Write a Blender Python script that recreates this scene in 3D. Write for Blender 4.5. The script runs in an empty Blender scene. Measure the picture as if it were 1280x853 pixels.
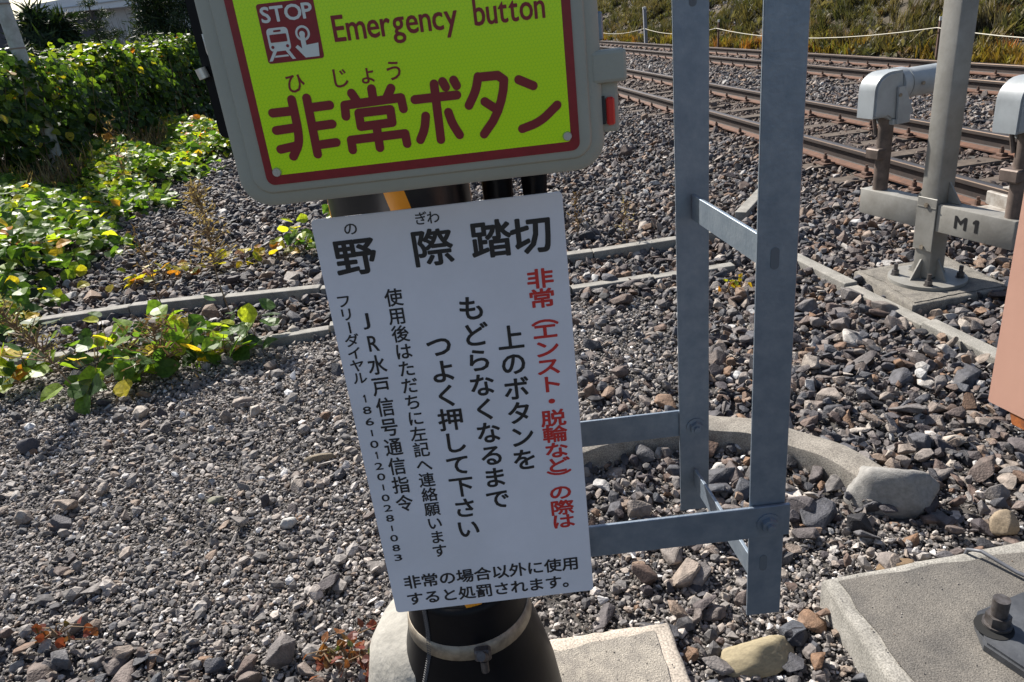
import bpy, bmesh, math, random
import numpy as np
from mathutils import Vector, Matrix
rnd = random.Random(7)
rng = np.random.default_rng(11)
sc = bpy.context.scene
C = sc.collection
R = math.radians

# ---------------------------------------------------------------- camera
CAM_H = 1.5
dn = Vector((244, 2103.5, 924)).normalized()          # straight down, seen from the camera
fw = Vector((0, 0, 1)); fw = (fw - dn * fw.dot(dn)).normalized()
upv = -dn; rt = fw.cross(upv)
RM = Matrix((rt, fw, upv))                              # camera axes -> world axes
cd = bpy.data.cameras.new('camera'); cam = bpy.data.objects.new('camera', cd); C.objects.link(cam)
cd.sensor_width = 36; cd.lens = 924 / 1280 * 36; cd.clip_start = .05; cd.clip_end = 600
ax, ay, az = RM @ Vector((1, 0, 0)), RM @ Vector((0, -1, 0)), RM @ Vector((0, 0, -1))
cam.matrix_world = Matrix(((ax.x, ay.x, az.x, 0), (ax.y, ay.y, az.y, 0), (ax.z, ay.z, az.z, CAM_H), (0, 0, 0, 1)))
sc.camera = cam
# ---------------------------------------------------------------- daylight
SUN_EL, SUN_AZ = R(41), math.atan2(-.56, .83)           # azimuth from +Y towards +X
w = bpy.data.worlds.new('World'); sc.world = w; w.use_nodes = True
nt = w.node_tree; bg = nt.nodes['Background']
sky = nt.nodes.new('ShaderNodeTexSky'); sky.sky_type = 'NISHITA'; sky.sun_disc = False
sky.sun_elevation = SUN_EL; sky.sun_rotation = SUN_AZ; sky.dust_density = 1.5
nt.links.new(sky.outputs[0], bg.inputs[0]); bg.inputs[1].default_value = .070
sd = Vector((math.sin(SUN_AZ) * math.cos(SUN_EL), math.cos(SUN_AZ) * math.cos(SUN_EL), math.sin(SUN_EL)))
sl = bpy.data.lights.new('sun', 'SUN'); sl.energy = 5.0; sl.angle = R(.5); sl.color = (1, .95, .87)
so = bpy.data.objects.new('sun', sl); C.objects.link(so); so.rotation_euler = sd.to_track_quat('Z', 'Y').to_euler()
sc.view_settings.view_transform = 'Standard'; sc.view_settings.look = 'None'
sc.view_settings.exposure = .93; sc.view_settings.gamma = 1
sc.cycles.max_bounces = 6; sc.cycles.transparent_max_bounces = 8

# ---------------------------------------------------------------- helpers
def mat(name, col, rough=.7, metal=0, noise=0, nscale=20, col2=None, bump=0, bscale=60, spec=.5, detail=4, coord='Object', speck=0):
    m = bpy.data.materials.new(name); m.use_nodes = True; t = m.node_tree; b = t.nodes['Principled BSDF']
    b.inputs['Base Color'].default_value = (*col, 1); b.inputs['Roughness'].default_value = rough
    b.inputs['Metallic'].default_value = metal; b.inputs['Specular IOR Level'].default_value = spec
    tc = t.nodes.new('ShaderNodeTexCoord')
    if noise or col2:
        n = t.nodes.new('ShaderNodeTexNoise'); n.inputs['Scale'].default_value = nscale; n.inputs['Detail'].default_value = detail
        n.inputs['Roughness'].default_value = .65
        r = t.nodes.new('ShaderNodeValToRGB'); t.links.new(tc.outputs[coord], n.inputs['Vector']); t.links.new(n.outputs[0], r.inputs[0])
        c2 = col2 or tuple(c * (1 - noise) for c in col)
        r.color_ramp.elements[0].position = .36; r.color_ramp.elements[1].position = .64
        r.color_ramp.elements[0].color = (*c2, 1); r.color_ramp.elements[1].color = (*col, 1)
        t.links.new(r.outputs[0], b.inputs['Base Color'])
        if speck:
            n3 = t.nodes.new('ShaderNodeTexNoise'); n3.inputs['Scale'].default_value = speck; n3.inputs['Detail'].default_value = 3; t.links.new(tc.outputs[coord], n3.inputs['Vector'])
            q = t.nodes.new('ShaderNodeMapRange'); q.inputs[1].default_value = .35; q.inputs[2].default_value = .65; q.inputs[3].default_value = .62; q.inputs[4].default_value = 1.25; t.links.new(n3.outputs[0], q.inputs[0])
            sc_ = t.nodes.new('ShaderNodeVectorMath'); sc_.operation = 'SCALE'; t.links.new(r.outputs[0], sc_.inputs[0]); t.links.new(q.outputs[0], sc_.inputs['Scale']); t.links.new(sc_.outputs[0], b.inputs['Base Color'])
    if bump:
        n2 = t.nodes.new('ShaderNodeTexNoise'); n2.inputs['Scale'].default_value = bscale; n2.inputs['Detail'].default_value = 6
        bp = t.nodes.new('ShaderNodeBump'); bp.inputs['Strength'].default_value = bump; bp.inputs['Distance'].default_value = .005
        t.links.new(tc.outputs[coord], n2.inputs['Vector']); t.links.new(n2.outputs[0], bp.inputs['Height']); t.links.new(bp.outputs[0], b.inputs['Normal'])
    return m
def ramp_mat(name, stops, rough=.8, source='random', bump=.5, nscale=30, rustp=False, spec=.4):
    """colour picked per object/instance (random) or per face (attribute 'tint'), mottled by noise"""
    m = bpy.data.materials.new(name); m.use_nodes = True; t = m.node_tree; b = t.nodes['Principled BSDF']; L = t.links.new
    if source == 'random': s = t.nodes.new('ShaderNodeObjectInfo').outputs['Random']
    else: a = t.nodes.new('ShaderNodeAttribute'); a.attribute_name = 'tint'; s = a.outputs['Fac']
    r = t.nodes.new('ShaderNodeValToRGB'); e = r.color_ramp.elements
    e[0].position, e[0].color = stops[0][0], (*stops[0][1], 1); e[1].position, e[1].color = stops[-1][0], (*stops[-1][1], 1)
    for p, c in stops[1:-1]: q = e.new(p); q.color = (*c, 1)
    L(s, r.inputs[0])
    tc = t.nodes.new('ShaderNodeTexCoord'); n = t.nodes.new('ShaderNodeTexNoise'); n.inputs['Scale'].default_value = nscale; n.inputs['Detail'].default_value = 5
    g = t.nodes.new('ShaderNodeNewGeometry'); L(g.outputs['Position'], n.inputs['Vector'])
    mr = t.nodes.new('ShaderNodeMapRange'); mr.inputs[1].default_value = .3; mr.inputs[2].default_value = .7; mr.inputs[3].default_value = .6; mr.inputs[4].default_value = 1.35
    L(n.outputs[0], mr.inputs[0])
    mx = t.nodes.new('ShaderNodeVectorMath'); mx.operation = 'SCALE'; L(r.outputs[0], mx.inputs[0]); L(mr.outputs[0], mx.inputs['Scale'])
    out = mx.outputs[0]
    if rustp:      # brake dust: browner stones beside the rails
        dp = t.nodes.new('ShaderNodeVectorMath'); dp.operation = 'DOT_PRODUCT'; dp.inputs[1].default_value = (.9959, .0909, 0); L(g.outputs['Position'], dp.inputs[0])
        fac = None
        for c0 in (4.07, 7.3):
            sb = t.nodes.new('ShaderNodeMath'); sb.operation = 'SUBTRACT'; sb.inputs[1].default_value = c0; L(dp.outputs['Value'], sb.inputs[0])
            ab = t.nodes.new('ShaderNodeMath'); ab.operation = 'ABSOLUTE'; L(sb.outputs[0], ab.inputs[0])
            q = t.nodes.new('ShaderNodeMapRange'); q.inputs[1].default_value = .5; q.inputs[2].default_value = 1.15; q.inputs[3].default_value = .62; q.inputs[4].default_value = 0; L(ab.outputs[0], q.inputs[0])
            if fac is None: fac = q.outputs[0]
            else:
                z = t.nodes.new('ShaderNodeMath'); z.operation = 'MAXIMUM'; L(fac, z.inputs[0]); L(q.outputs[0], z.inputs[1]); fac = z.outputs[0]
        mc = t.nodes.new('ShaderNodeMix'); mc.data_type = 'RGBA'; mc.inputs[7].default_value = (.085, .052, .036, 1); L(fac, mc.inputs[0]); L(out, mc.inputs[6]); out = mc.outputs[2]
    L(out, b.inputs['Base Color']); b.inputs['Roughness'].default_value = rough; b.inputs['Specular IOR Level'].default_value = spec
    if bump:
        n2 = t.nodes.new('ShaderNodeTexNoise'); n2.inputs['Scale'].default_value = 160; n2.inputs['Detail'].default_value = 5; L(g.outputs['Position'], n2.inputs['Vector'])
        bp = t.nodes.new('ShaderNodeBump'); bp.inputs['Strength'].default_value = bump; bp.inputs['Distance'].default_value = .004
        L(n2.outputs[0], bp.inputs['Height']); L(bp.outputs[0], b.inputs['Normal'])
    return m
def leaf_mat(name, stops, source, trans=.45, rough=.46):
    m = ramp_mat(name, stops, rough, source, 0, 60, spec=.25); t = m.node_tree; b = t.nodes['Principled BSDF']; o = t.nodes['Material Output']
    tr = t.nodes.new('ShaderNodeBsdfTranslucent'); mx = t.nodes.new('ShaderNodeMixShader'); mx.inputs[0].default_value = trans
    src = b.inputs['Base Color'].links[0].from_socket
    sc2 = t.nodes.new('ShaderNodeVectorMath'); sc2.operation = 'MULTIPLY'; sc2.inputs[1].default_value = (1.9, 1.9, .8); t.links.new(src, sc2.inputs[0])
    t.links.new(sc2.outputs[0], tr.inputs[0]); t.links.new(b.outputs[0], mx.inputs[1]); t.links.new(tr.outputs[0], mx.inputs[2]); t.links.new(mx.outputs[0], o.inputs[0])
    return m
def tag(o, label=None, cat=None, group=None, kind=None):
    if label: o['label'] = label
    if cat: o['category'] = cat
    if group: o['group'] = group
    if kind: o['kind'] = kind
    return o
def empty(name, loc=(0, 0, 0), rz=0):
    o = bpy.data.objects.new(name, None); C.objects.link(o); o.location = loc; o.rotation_euler.z = rz; o.empty_display_size = .1; return o
def link(name, me, m=None, parent=None):
    if m is not None and not me.materials: me.materials.append(m)
    o = bpy.data.objects.new(name, me); C.objects.link(o)
    if parent is not None: o.parent = parent
    return o
def from_bm(name, bm, m=None, parent=None, smooth=None):
    if smooth is not None:
        for f in bm.faces: f.smooth = True
        for e in bm.edges:
            if len(e.link_faces) == 2 and e.calc_face_angle(0) > smooth: e.smooth = False
    me = bpy.data.meshes.new(name); bm.to_mesh(me); bm.free(); return link(name, me, m, parent)
def from_py(name, v, f, m=None, parent=None, smooth=False):
    me = bpy.data.meshes.new(name); me.from_pydata([tuple(p) for p in v], [], f)
    if smooth: me.polygons.foreach_set('use_smooth', [True] * len(me.polygons))
    return link(name, me, m, parent)
def box(bm, c, s, M=None, bev=0, seg=1):
    g = bmesh.ops.create_cube(bm, size=1); vs = g['verts']
    for v in vs: v.co = Vector((v.co.x * s[0], v.co.y * s[1], v.co.z * s[2]))
    if bev:
        es = list({e for v in vs for e in v.link_edges})
        r = bmesh.ops.bevel(bm, geom=es, offset=bev, segments=seg, affect='EDGES', profile=.5)
        vs = list({v for f in r['faces'] for v in f.verts} | {v for v in vs if v.is_valid})
    for v in vs:
        co = v.co.copy()
        if M is not None: co = M @ co
        v.co = co + Vector(c)
    return vs
def boxo(name, c, s, m, parent=None, bev=.002, rz=0, seg=1):
    bm = bmesh.new(); box(bm, c, s, Matrix.Rotation(rz, 3, 'Z') if rz else None, bev, seg); return from_bm(name, bm, m, parent)
def tube(bm, p0, p1, r0, r1=None, n=16, cap=True):
    p0, p1 = Vector(p0), Vector(p1); r1 = r0 if r1 is None else r1; d = p1 - p0
    Mx = Matrix.Translation((p0 + p1) / 2) @ d.to_track_quat('Z', 'Y').to_matrix().to_4x4()
    return bmesh.ops.create_cone(bm, segments=n, radius1=r0, radius2=r1, depth=d.length, cap_ends=cap, matrix=Mx)['verts']
def path_tube(bm, pts, rad, n=8):
    pts = [Vector(p) for p in pts]; rings = []
    for i, p in enumerate(pts):
        d = (pts[min(i + 1, len(pts) - 1)] - pts[max(i - 1, 0)]).normalized()
        a = d.cross(Vector((0, 0, 1))); a = a.normalized() if a.length > .01 else Vector((1, 0, 0)); b = d.cross(a)
        r = rad[i] if hasattr(rad, '__len__') else rad
        rings.append([bm.verts.new(p + (a * math.cos(t) + b * math.sin(t)) * r) for t in [k * 2 * math.pi / n for k in range(n)]])
    for i in range(len(rings) - 1):
        for k in range(n): bm.faces.new((rings[i][k], rings[i][(k + 1) % n], rings[i + 1][(k + 1) % n], rings[i + 1][k]))
    bm.faces.new(rings[0][::-1]); bm.faces.new(rings[-1])
def lathe(bm, prof, c, n=32):
    rings = [[bm.verts.new((c[0] + r * math.cos(k * 2 * math.pi / n), c[1] + r * math.sin(k * 2 * math.pi / n), z)) for k in range(n)] for r, z in prof]
    for i in range(len(rings) - 1):
        for k in range(n): bm.faces.new((rings[i][k], rings[i][(k + 1) % n], rings[i + 1][(k + 1) % n], rings[i + 1][k]))
    bm.faces.new(rings[0][::-1]); bm.faces.new(rings[-1])
def prism(bm, poly, h0, h1, axis='Z'):
    """extrude a 2D polygon: axis Z -> (x,y) from z=h0..h1 ; axis Y -> (x,z) from y=h0..h1"""
    mk = (lambda a, b, h: (a, b, h)) if axis == 'Z' else (lambda a, b, h: (a, h, b))
    A = [bm.verts.new(mk(a, b, h0)) for a, b in poly]; B = [bm.verts.new(mk(a, b, h1)) for a, b in poly]; n = len(poly)
    bm.faces.new(A); bm.faces.new(B[::-1])
    for i in range(n): bm.faces.new((A[i], B[i], B[(i + 1) % n], A[(i + 1) % n]))
    bmesh.ops.recalc_face_normals(bm, faces=bm.faces[:])
def rrect(x0, x1, z0, z1, r, n=6):
    out = []
    for cx, cz, a0 in ((x1 - r, z1 - r, 0), (x0 + r, z1 - r, 90), (x0 + r, z0 + r, 180), (x1 - r, z0 + r, 270)):
        for k in range(n + 1): a = R(a0 + 90 * k / n); out.append((cx + r * math.cos(a), cz + r * math.sin(a)))
    return out
def loft(bm, loops, cap0=True, cap1=True):
    rs = [[bm.verts.new(p) for p in l] for l in loops]; n = len(rs[0])
    for i in range(len(rs) - 1):
        for k in range(n): bm.faces.new((rs[i][k], rs[i][(k + 1) % n], rs[i + 1][(k + 1) % n], rs[i + 1][k]))
    if cap0: bm.faces.new(rs[0][::-1])
    if cap1: bm.faces.new(rs[-1])
    bmesh.ops.recalc_face_normals(bm, faces=bm.faces[:])

# ---------------------------------------------------------------- lie of the land (track runs along T, P is across it)
T = Vector((-.0909, .9959, 0)); N = Vector((.9959, .0909, 0))
ROT_T = math.atan2(-T.x, T.y)
def world(p, s, z=0): return N * p + T * s + Vector((0, 0, z))
def sm(a, b, x):
    t = np.clip((x - a) / (b - a), 0, 1); return t * t * (3 - 2 * t)
def gz(x, y):
    p = x * N.x + y * N.y
    z = .045 * sm(2.3, 3.0, p) + .012 * np.sin(x * 2.1 + 1.3) * np.cos(y * 1.7) + .006 * np.sin(x * 7 + y * 5)
    return z
def emb(p, s):
    return .045 + np.clip(p - 8.75, 0, 6) * .62 + .10 * np.sin(s * .7 + p) * sm(8.8, 10, p) + .06 * np.sin(s * 2.3 - p * 2) * sm(8.8, 9.6, p)
RZ = RM.transposed()
RMn = np.array([list(r) for r in RM])                   # rows world axes in camera axes
def project(P):
    c = (np.asarray(P) - np.array([0, 0, CAM_H])) @ RMn
    z = np.maximum(c[:, 2], 1e-3)
    return 640 + 924 * c[:, 0] / z, 426.5 + 924 * c[:, 1] / z, c[:, 2]
def seen(P, m=170):
    u, v, d = project(P); return (d > .3) & (u > -m) & (u < 1280 + m) & (v > -m) & (v < 853 + m)

# ground sheet
m_ground = mat('soil', (.075, .068, .062), .95, nscale=9, col2=(.032, .029, .027), bump=.6, bscale=140, detail=8)
def axis_vals(near, far, n1, n2):
    a = np.linspace(near[0], near[1], n1); lo = -np.geomspace(.3, far, n2)[::-1] + near[0]; hi = np.geomspace(.3, far, n2) + near[1]
    return np.concatenate([lo, a, hi])
xs = axis_vals((-7, 10), 300, 86, 14); ys = axis_vals((0, 20), 320, 90, 14)
X, Y = np.meshgrid(xs, ys); Z = gz(X, Y); nx, ny = len(xs), len(ys)
V = np.stack([X.ravel(), Y.ravel(), Z.ravel() - .004], 1)
F = [(j * nx + i, j * nx + i + 1, (j + 1) * nx + i + 1, (j + 1) * nx + i) for j in range(ny - 1) for i in range(nx - 1)]
ground = from_py('ground', V, F, m_ground, smooth=True); tag(ground, kind='structure')
# embankment
m_bank = mat('bank_soil', (.085, .066, .045), 1, nscale=2.5, col2=(.04, .035, .022), bump=1, bscale=8, detail=8)
ps = np.linspace(8.6, 16, 34); ss = np.linspace(-8, 130, 160); PP_, SS_ = np.meshgrid(ps, ss); ZZ = emb(PP_, SS_); ZZ[:, 0] = -.2
V = np.stack([N.x * PP_.ravel() + T.x * SS_.ravel(), N.y * PP_.ravel() + T.y * SS_.ravel(), ZZ.ravel()], 1)
F = [(j * 34 + i, j * 34 + i + 1, (j + 1) * 34 + i + 1, (j + 1) * 34 + i) for j in range(159) for i in range(33)]
bank = from_py('embankment', V, F, m_bank, smooth=True); tag(bank, kind='structure')

# ---------------------------------------------------------------- stones
STONES = [(0, (.032, .031, .034)), (.14, (.080, .080, .088)), (.27, (.060, .050, .052)), (.40, (.145, .135, .130)), (.52, (.100, .074, .062)),
          (.63, (.072, .076, .086)), (.73, (.19, .165, .145)), (.82, (.145, .095, .062)), (.89, (.115, .094, .087)), (.95, (.25, .225, .20)), (1, (.36, .335, .305))]
STONES = [(p, tuple(min(.36, v * 1.07 * (v / .12) ** .35) for v in c)) for p, c in STONES]
m_stone = ramp_mat('crushed_stone', STONES, .72, 'random', .8, 45, rustp=True)
PEB = [(0, (.07, .068, .07)), (.2, (.14, .13, .122)), (.4, (.20, .182, .165)), (.55, (.105, .096, .09)), (.7, (.27, .25, .23)), (.85, (.165, .125, .095)), (.94, (.33, .30, .27)), (1, (.46, .43, .41))]
PEB = [(p, tuple(min(.6, v * f * (.85 + 1.5 * c[1])) for v, f in zip(c, (1.14, 1.13, 1.14)))) for p, c in PEB]
m_peb = ramp_mat('fine_gravel', PEB, .85, 'random', .5, 90)
def rock_mesh(name, seed, npts=16, flat=.62, m=None):
    r = random.Random(seed); bm = bmesh.new()
    for _ in range(npts):
        v = Vector((r.gauss(0, 1), r.gauss(0, 1), r.gauss(0, 1))).normalized() * r.uniform(.40, .54)
        bm.verts.new((v.x * r.uniform(.95, 1.1), v.y * .78, v.z * flat))
    res = bmesh.ops.convex_hull(bm, input=bm.verts[:])
    bmesh.ops.delete(bm, geom=[g for g in res['geom_interior'] if isinstance(g, bmesh.types.BMVert)], context='VERTS')
    bmesh.ops.dissolve_limit(bm, angle_limit=.22, verts=bm.verts[:], edges=bm.edges[:]); bmesh.ops.bevel(bm, geom=bm.edges[:], offset=.022, segments=1, affect='EDGES')
    bmesh.ops.recalc_face_normals(bm, faces=bm.faces[:])
    me = bpy.data.meshes.new(name); bm.to_mesh(me); bm.free(); me.materials.append(m); return me
def pebble_mesh(name, seed, m):
    r = random.Random(seed); bm = bmesh.new(); bmesh.ops.create_icosphere(bm, subdivisions=1, radius=.5)
    for v in bm.verts: v.co = Vector((v.co.x, v.co.y * .8, v.co.z * .65)) * r.uniform(.78, 1.12)
    me = bpy.data.meshes.new(name); bm.to_mesh(me); bm.free(); me.materials.append(m); return me
rocks = [rock_mesh('stone', 100 + i, 13 + i % 6, (.5, .62, .78, .36, .45)[i % 5], m_stone) for i in range(26)]
pebs = [pebble_mesh('pebble', 200 + i, m_peb) for i in range(6)] + [rock_mesh('pebble', 300 + i, 10, .6, m_peb) for i in range(6)]
def src_coll(name, meshes):
    c = bpy.data.collections.new(name)
    for me in meshes: c.objects.link(bpy.data.objects.new(name + '_shape', me))
    return c
def scatter(name, P, scl, rot, idx, coll, nshape):
    me = bpy.data.meshes.new(name); me.vertices.add(len(P)); me.vertices.foreach_set('co', np.asarray(P, dtype=np.float32).ravel())
    a = me.attributes.new('scl', 'FLOAT_VECTOR', 'POINT'); a.data.foreach_set('vector', np.asarray(scl, dtype=np.float32).ravel())
    a = me.attributes.new('rot', 'FLOAT_VECTOR', 'POINT'); a.data.foreach_set('vector', np.asarray(rot, dtype=np.float32).ravel())
    a = me.attributes.new('idx', 'INT', 'POINT'); a.data.foreach_set('value', np.asarray(idx, dtype=np.int32))
    o = bpy.data.objects.new(name, me); C.objects.link(o)
    g = bpy.data.node_groups.new(name, 'GeometryNodeTree'); g.interface.new_socket('Geometry', in_out='INPUT', socket_type='NodeSocketGeometry'); g.interface.new_socket('Geometry', in_out='OUTPUT', socket_type='NodeSocketGeometry')
    nd = g.nodes; gi = nd.new('NodeGroupInput'); go = nd.new('NodeGroupOutput'); iop = nd.new('GeometryNodeInstanceOnPoints'); ci = nd.new('GeometryNodeCollectionInfo')
    ci.inputs['Collection'].default_value = coll; ci.inputs['Separate Children'].default_value = True; ci.inputs['Reset Children'].default_value = True
    def na(n, t): q = nd.new('GeometryNodeInputNamedAttribute'); q.data_type = t; q.inputs['Name'].default_value = n; return q.outputs['Attribute']
    L = g.links.new; L(gi.outputs[0], iop.inputs['Points']); L(ci.outputs[0], iop.inputs['Instance']); iop.inputs['Pick Instance'].default_value = True
    L(na('idx', 'INT'), iop.inputs['Instance Index']); L(na('rot', 'FLOAT_VECTOR'), iop.inputs['Rotation']); L(na('scl', 'FLOAT_VECTOR'), iop.inputs['Scale']); L(iop.outputs[0], go.inputs[0])
    md = o.modifiers.new('scatter', 'NODES'); md.node_group = g
    return o
def jitter(x0, x1, y0, y1, d, j=.5):
    gx, gy = np.meshgrid(np.arange(x0, x1, d), np.arange(y0, y1, d)); gx = gx.ravel(); gy = gy.ravel()
    return gx + rng.uniform(-j, j, gx.size) * d, gy + rng.uniform(-j, j, gx.size) * d
def coarse_frac(x, y):
    f = np.zeros_like(x)
    f = np.maximum(f, sm(3.72, 3.9, y))                                     # beyond the near kerb
    f = np.maximum(f, sm(.35, .75, x - .35 * np.clip(y - 2.2, 0, .6)) * sm(1.5, 1.9, y))
    f = np.maximum(f, .30 * sm(-.1, .5, x))
    f = np.maximum(f, .85 * sm(.15, -.25, y - 1.62 + .35 * (x + 1.2)) * sm(-.3, -.7, x))   # bottom left corner
    f = np.maximum(f, .05)
    f = np.where((x > .02) & (x < .95) & (y > 1.9) & (y < 2.3), np.maximum(f, .8), f)
    return f
BLOCK = []      # (kind, data, pad) footprints with no loose stones on top
def blocked(x, y, pad=0):
    b = np.zeros(x.shape, bool)
    for k, d in BLOCK:
        if k == 'seg':
            (ax_, ay_), (bx_, by_), hw = d; dx, dy = bx_ - ax_, by_ - ay_; L2 = dx * dx + dy * dy
            t = np.clip(((x - ax_) * dx + (y - ay_) * dy) / L2, 0, 1); b |= np.hypot(x - ax_ - t * dx, y - ay_ - t * dy) < hw + pad
        elif k == 'circ': b |= np.hypot(x - d[0], y - d[1]) < d[2] + pad
        else:
            q = np.ones(x.shape, bool); n = len(d)
            for i in range(n):
                (x0, y0), (x1, y1) = d[i], d[(i + 1) % n]; l = math.hypot(x1 - x0, y1 - y0); q &= ((x1 - x0) * (y - y0) - (y1 - y0) * (x - x0)) / l > -pad
            b |= q
    return b
# footprints (metres)
UL = [(-4.6, 4.40), (-3.2, 4.46), (-2.4, 4.54), (-1.17, 4.50), (-.4, 4.51), (.58, 4.57), (1.15, 4.63), (1.6, 4.67)]
LL = [(-4.2, 3.86), (-2.9, 3.88), (-1.56, 3.77), (-1.0, 3.85), (.37, 4.02), (1.35, 4.11)]
KR = [(1.72, 4.16), (1.97, 2.45)]; KR2 = [(1.70, 5.05), (2.12, 5.72)]
DUCT = [(-.25, 2.12), (-.02, 2.20), (.2, 2.27), (.42, 2.33), (.60, 2.345), (.74, 2.31), (.87, 2.22), (.98, 2.10), (1.06, 1.96), (1.10, 1.82)]
for pl, hw in ((UL, .045), (LL, .045), (KR, .045), (KR2, .045), (DUCT, .05)):
    for a, b in zip(pl, pl[1:]): BLOCK.append(('seg', (a, b, hw)))
SLAB_R = [(.745, .80), (1.95, .80), (1.95, 1.60), (.722, 1.465)]
SLAB_M = [(1.88, 3.72), (1.90, 3.18), (2.44, 3.26), (2.42, 3.80)][::1]
SLAB_C = [(-.50, .80), (.345, .86), (.318, 1.435), (-.02, 1.425), (-.40, 1.30)]
BLOCK += [('poly', SLAB_R), ('poly', SLAB_M), ('poly', SLAB_C), ('circ', (-.165, 1.17, .24)), ('circ', (1.12, 1.79, .05))]

def make_coarse(x0, x1, y0, y1, d, size, lift, pad=-.01):
    x, y = jitter(x0, x1, y0, y1, d); n = x.size
    p = x * N.x + y * N.y; s = x * T.x + y * T.y
    k = (p < 8.85) & (rng.random(n) < coarse_frac(x, y)) & (x > -5.9)
    for c in (3.50, 4.632, 6.74, 7.872): k &= np.abs(p - c) > .075
    for c0 in (4.066, 7.306):
        on = (np.abs(p - c0) < 1.0) & (np.abs(((s + .3) % .6) - .3) < .12); k &= ~(on & (rng.random(n) < np.where(p > 6, .35, .62)))
        k &= ~((np.abs(p - c0) < .62) & (lift > 0))
    z = gz(x, y); k &= seen(np.stack([x, y, z], 1)) & ~blocked(x, y, pad)
    x, y, z = x[k], y[k], z[k]; n = x.size; sz = size * rng.lognormal(0, .33, n) * np.where(y < 2.6, rng.uniform(.75, 1.1, n), 1)
    return np.stack([x, y, z + lift + sz * rng.uniform(.02, .22, n)], 1), sz
parts = [make_coarse(-4.5, 4, 1.1, 5.2, .036, .047, 0), make_coarse(-4.5, 4, 1.1, 5.2, .060, .056, .020),
         make_coarse(-6, 9, 5.2, 11, .042, .050, 0), make_coarse(-6, 9, 5.2, 11, .07, .055, .02),
         make_coarse(-7, 9, 11, 20, .062, .065, 0), make_coarse(-8, 9, 20, 48, .11, .10, 0), make_coarse(2, 9, 2.0, 5.2, .035, .045, 0)]
P = np.concatenate([a for a, b in parts]); S = np.concatenate([b for a, b in parts])
u, v, d = project(P); score = S / d; score[(u < 0) | (u > 1270) | (v < 0) | (v > 845)] = 0
order = np.argsort(-score); big = order[:300]; rest = order[300:]
def rot3(n, tilt=.5): return np.stack([rng.normal(0, tilt, n), rng.normal(0, tilt, n), rng.uniform(0, 6.283, n)], 1)
n = len(rest); sc3 = np.stack([S[rest] * rng.uniform(.9, 1.25, n), S[rest], S[rest] * rng.uniform(.8, 1.2, n)], 1)
ball = scatter('ballast', P[rest], sc3, rot3(n), rng.integers(0, 26, n), src_coll('ballast', rocks), 16)
tag(ball, 'grey and purple crushed stone ballast around the tracks', 'ballast', kind='stuff')
r3 = rot3(300, .35)
for i, k in enumerate(big):
    o = link('stone', rocks[i % 26], None, ground); o.location = P[k]; o.rotation_euler = r3[i]; q = S[k] * 1.12; o.scale = (q * rng.uniform(.95, 1.25), q, q * rng.uniform(.8, 1.1))
# fine gravel
def make_fine(x0, x1, y0, y1, d, size, zr):
    x, y = jitter(x0, x1, y0, y1, d, .6); n = x.size
    cl = .72 + .5 * np.sin(x * 5.1 + 2 * np.sin(y * 3.3)) * np.sin(y * 4.7 + 1)
    k = (rng.random(n) > coarse_frac(x, y) * .75 - .1) & (rng.random(n) < cl + .35) & ~blocked(x, y, -.004); z = gz(x, y); k &= seen(np.stack([x, y, z], 1))
    x, y, z = x[k], y[k], z[k]; n = x.size; sz = size * rng.lognormal(0, .38, n)
    return np.stack([x, y, z + sz * rng.uniform(.0, zr, n)], 1), sz
parts = [make_fine(-2.6, 2.2, 1.1, 2.5, .0098, .0122, .35), make_fine(-4.5, 2.2, 2.5, 3.85, .0135, .0145, .35),
         make_fine(-3.6, 2, 1.1, 3.8, .026, .021, .4), make_fine(-3.6, 2, 1.1, 3.8, .070, .033, .35)]
P = np.concatenate([a for a, b in parts]); S = np.concatenate([b for a, b in parts]); n = len(P)
fine = scatter('gravel', P, np.stack([S * rng.uniform(.9, 1.3, n), S, S * rng.uniform(.7, 1, n)], 1), rot3(n), rng.integers(0, 12, n), src_coll('gravel', pebs), 12)
tag(fine, 'fine pale grey gravel and pebbles covering the near ground', 'gravel', kind='stuff')

gp = []; gs = []
for _ in range(900):
    if rnd.random() < .55: x, y, z = rnd.uniform(.72, 1.6), rnd.uniform(.9, 1.58), .099
    else: x, y, z = rnd.uniform(-.3, .33), rnd.uniform(1.0, 1.43), .049
    ok = blocked(np.array([x]), np.array([y]), -.006)[0]
    if ok and rnd.random() < .5 and not (x > .93 and y < 1.34): gp.append((x, y, z + .001)); gs.append(rnd.uniform(.0018, .006))
gs = np.array(gs); n = len(gs); grit = scatter('grit', np.array(gp), np.stack([gs] * 3, 1), rot3(n), rng.integers(0, 12, n), src_coll('grit', pebs), 12); tag(grit, 'loose grit lying on the concrete slabs', 'grit', kind='stuff')

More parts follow.
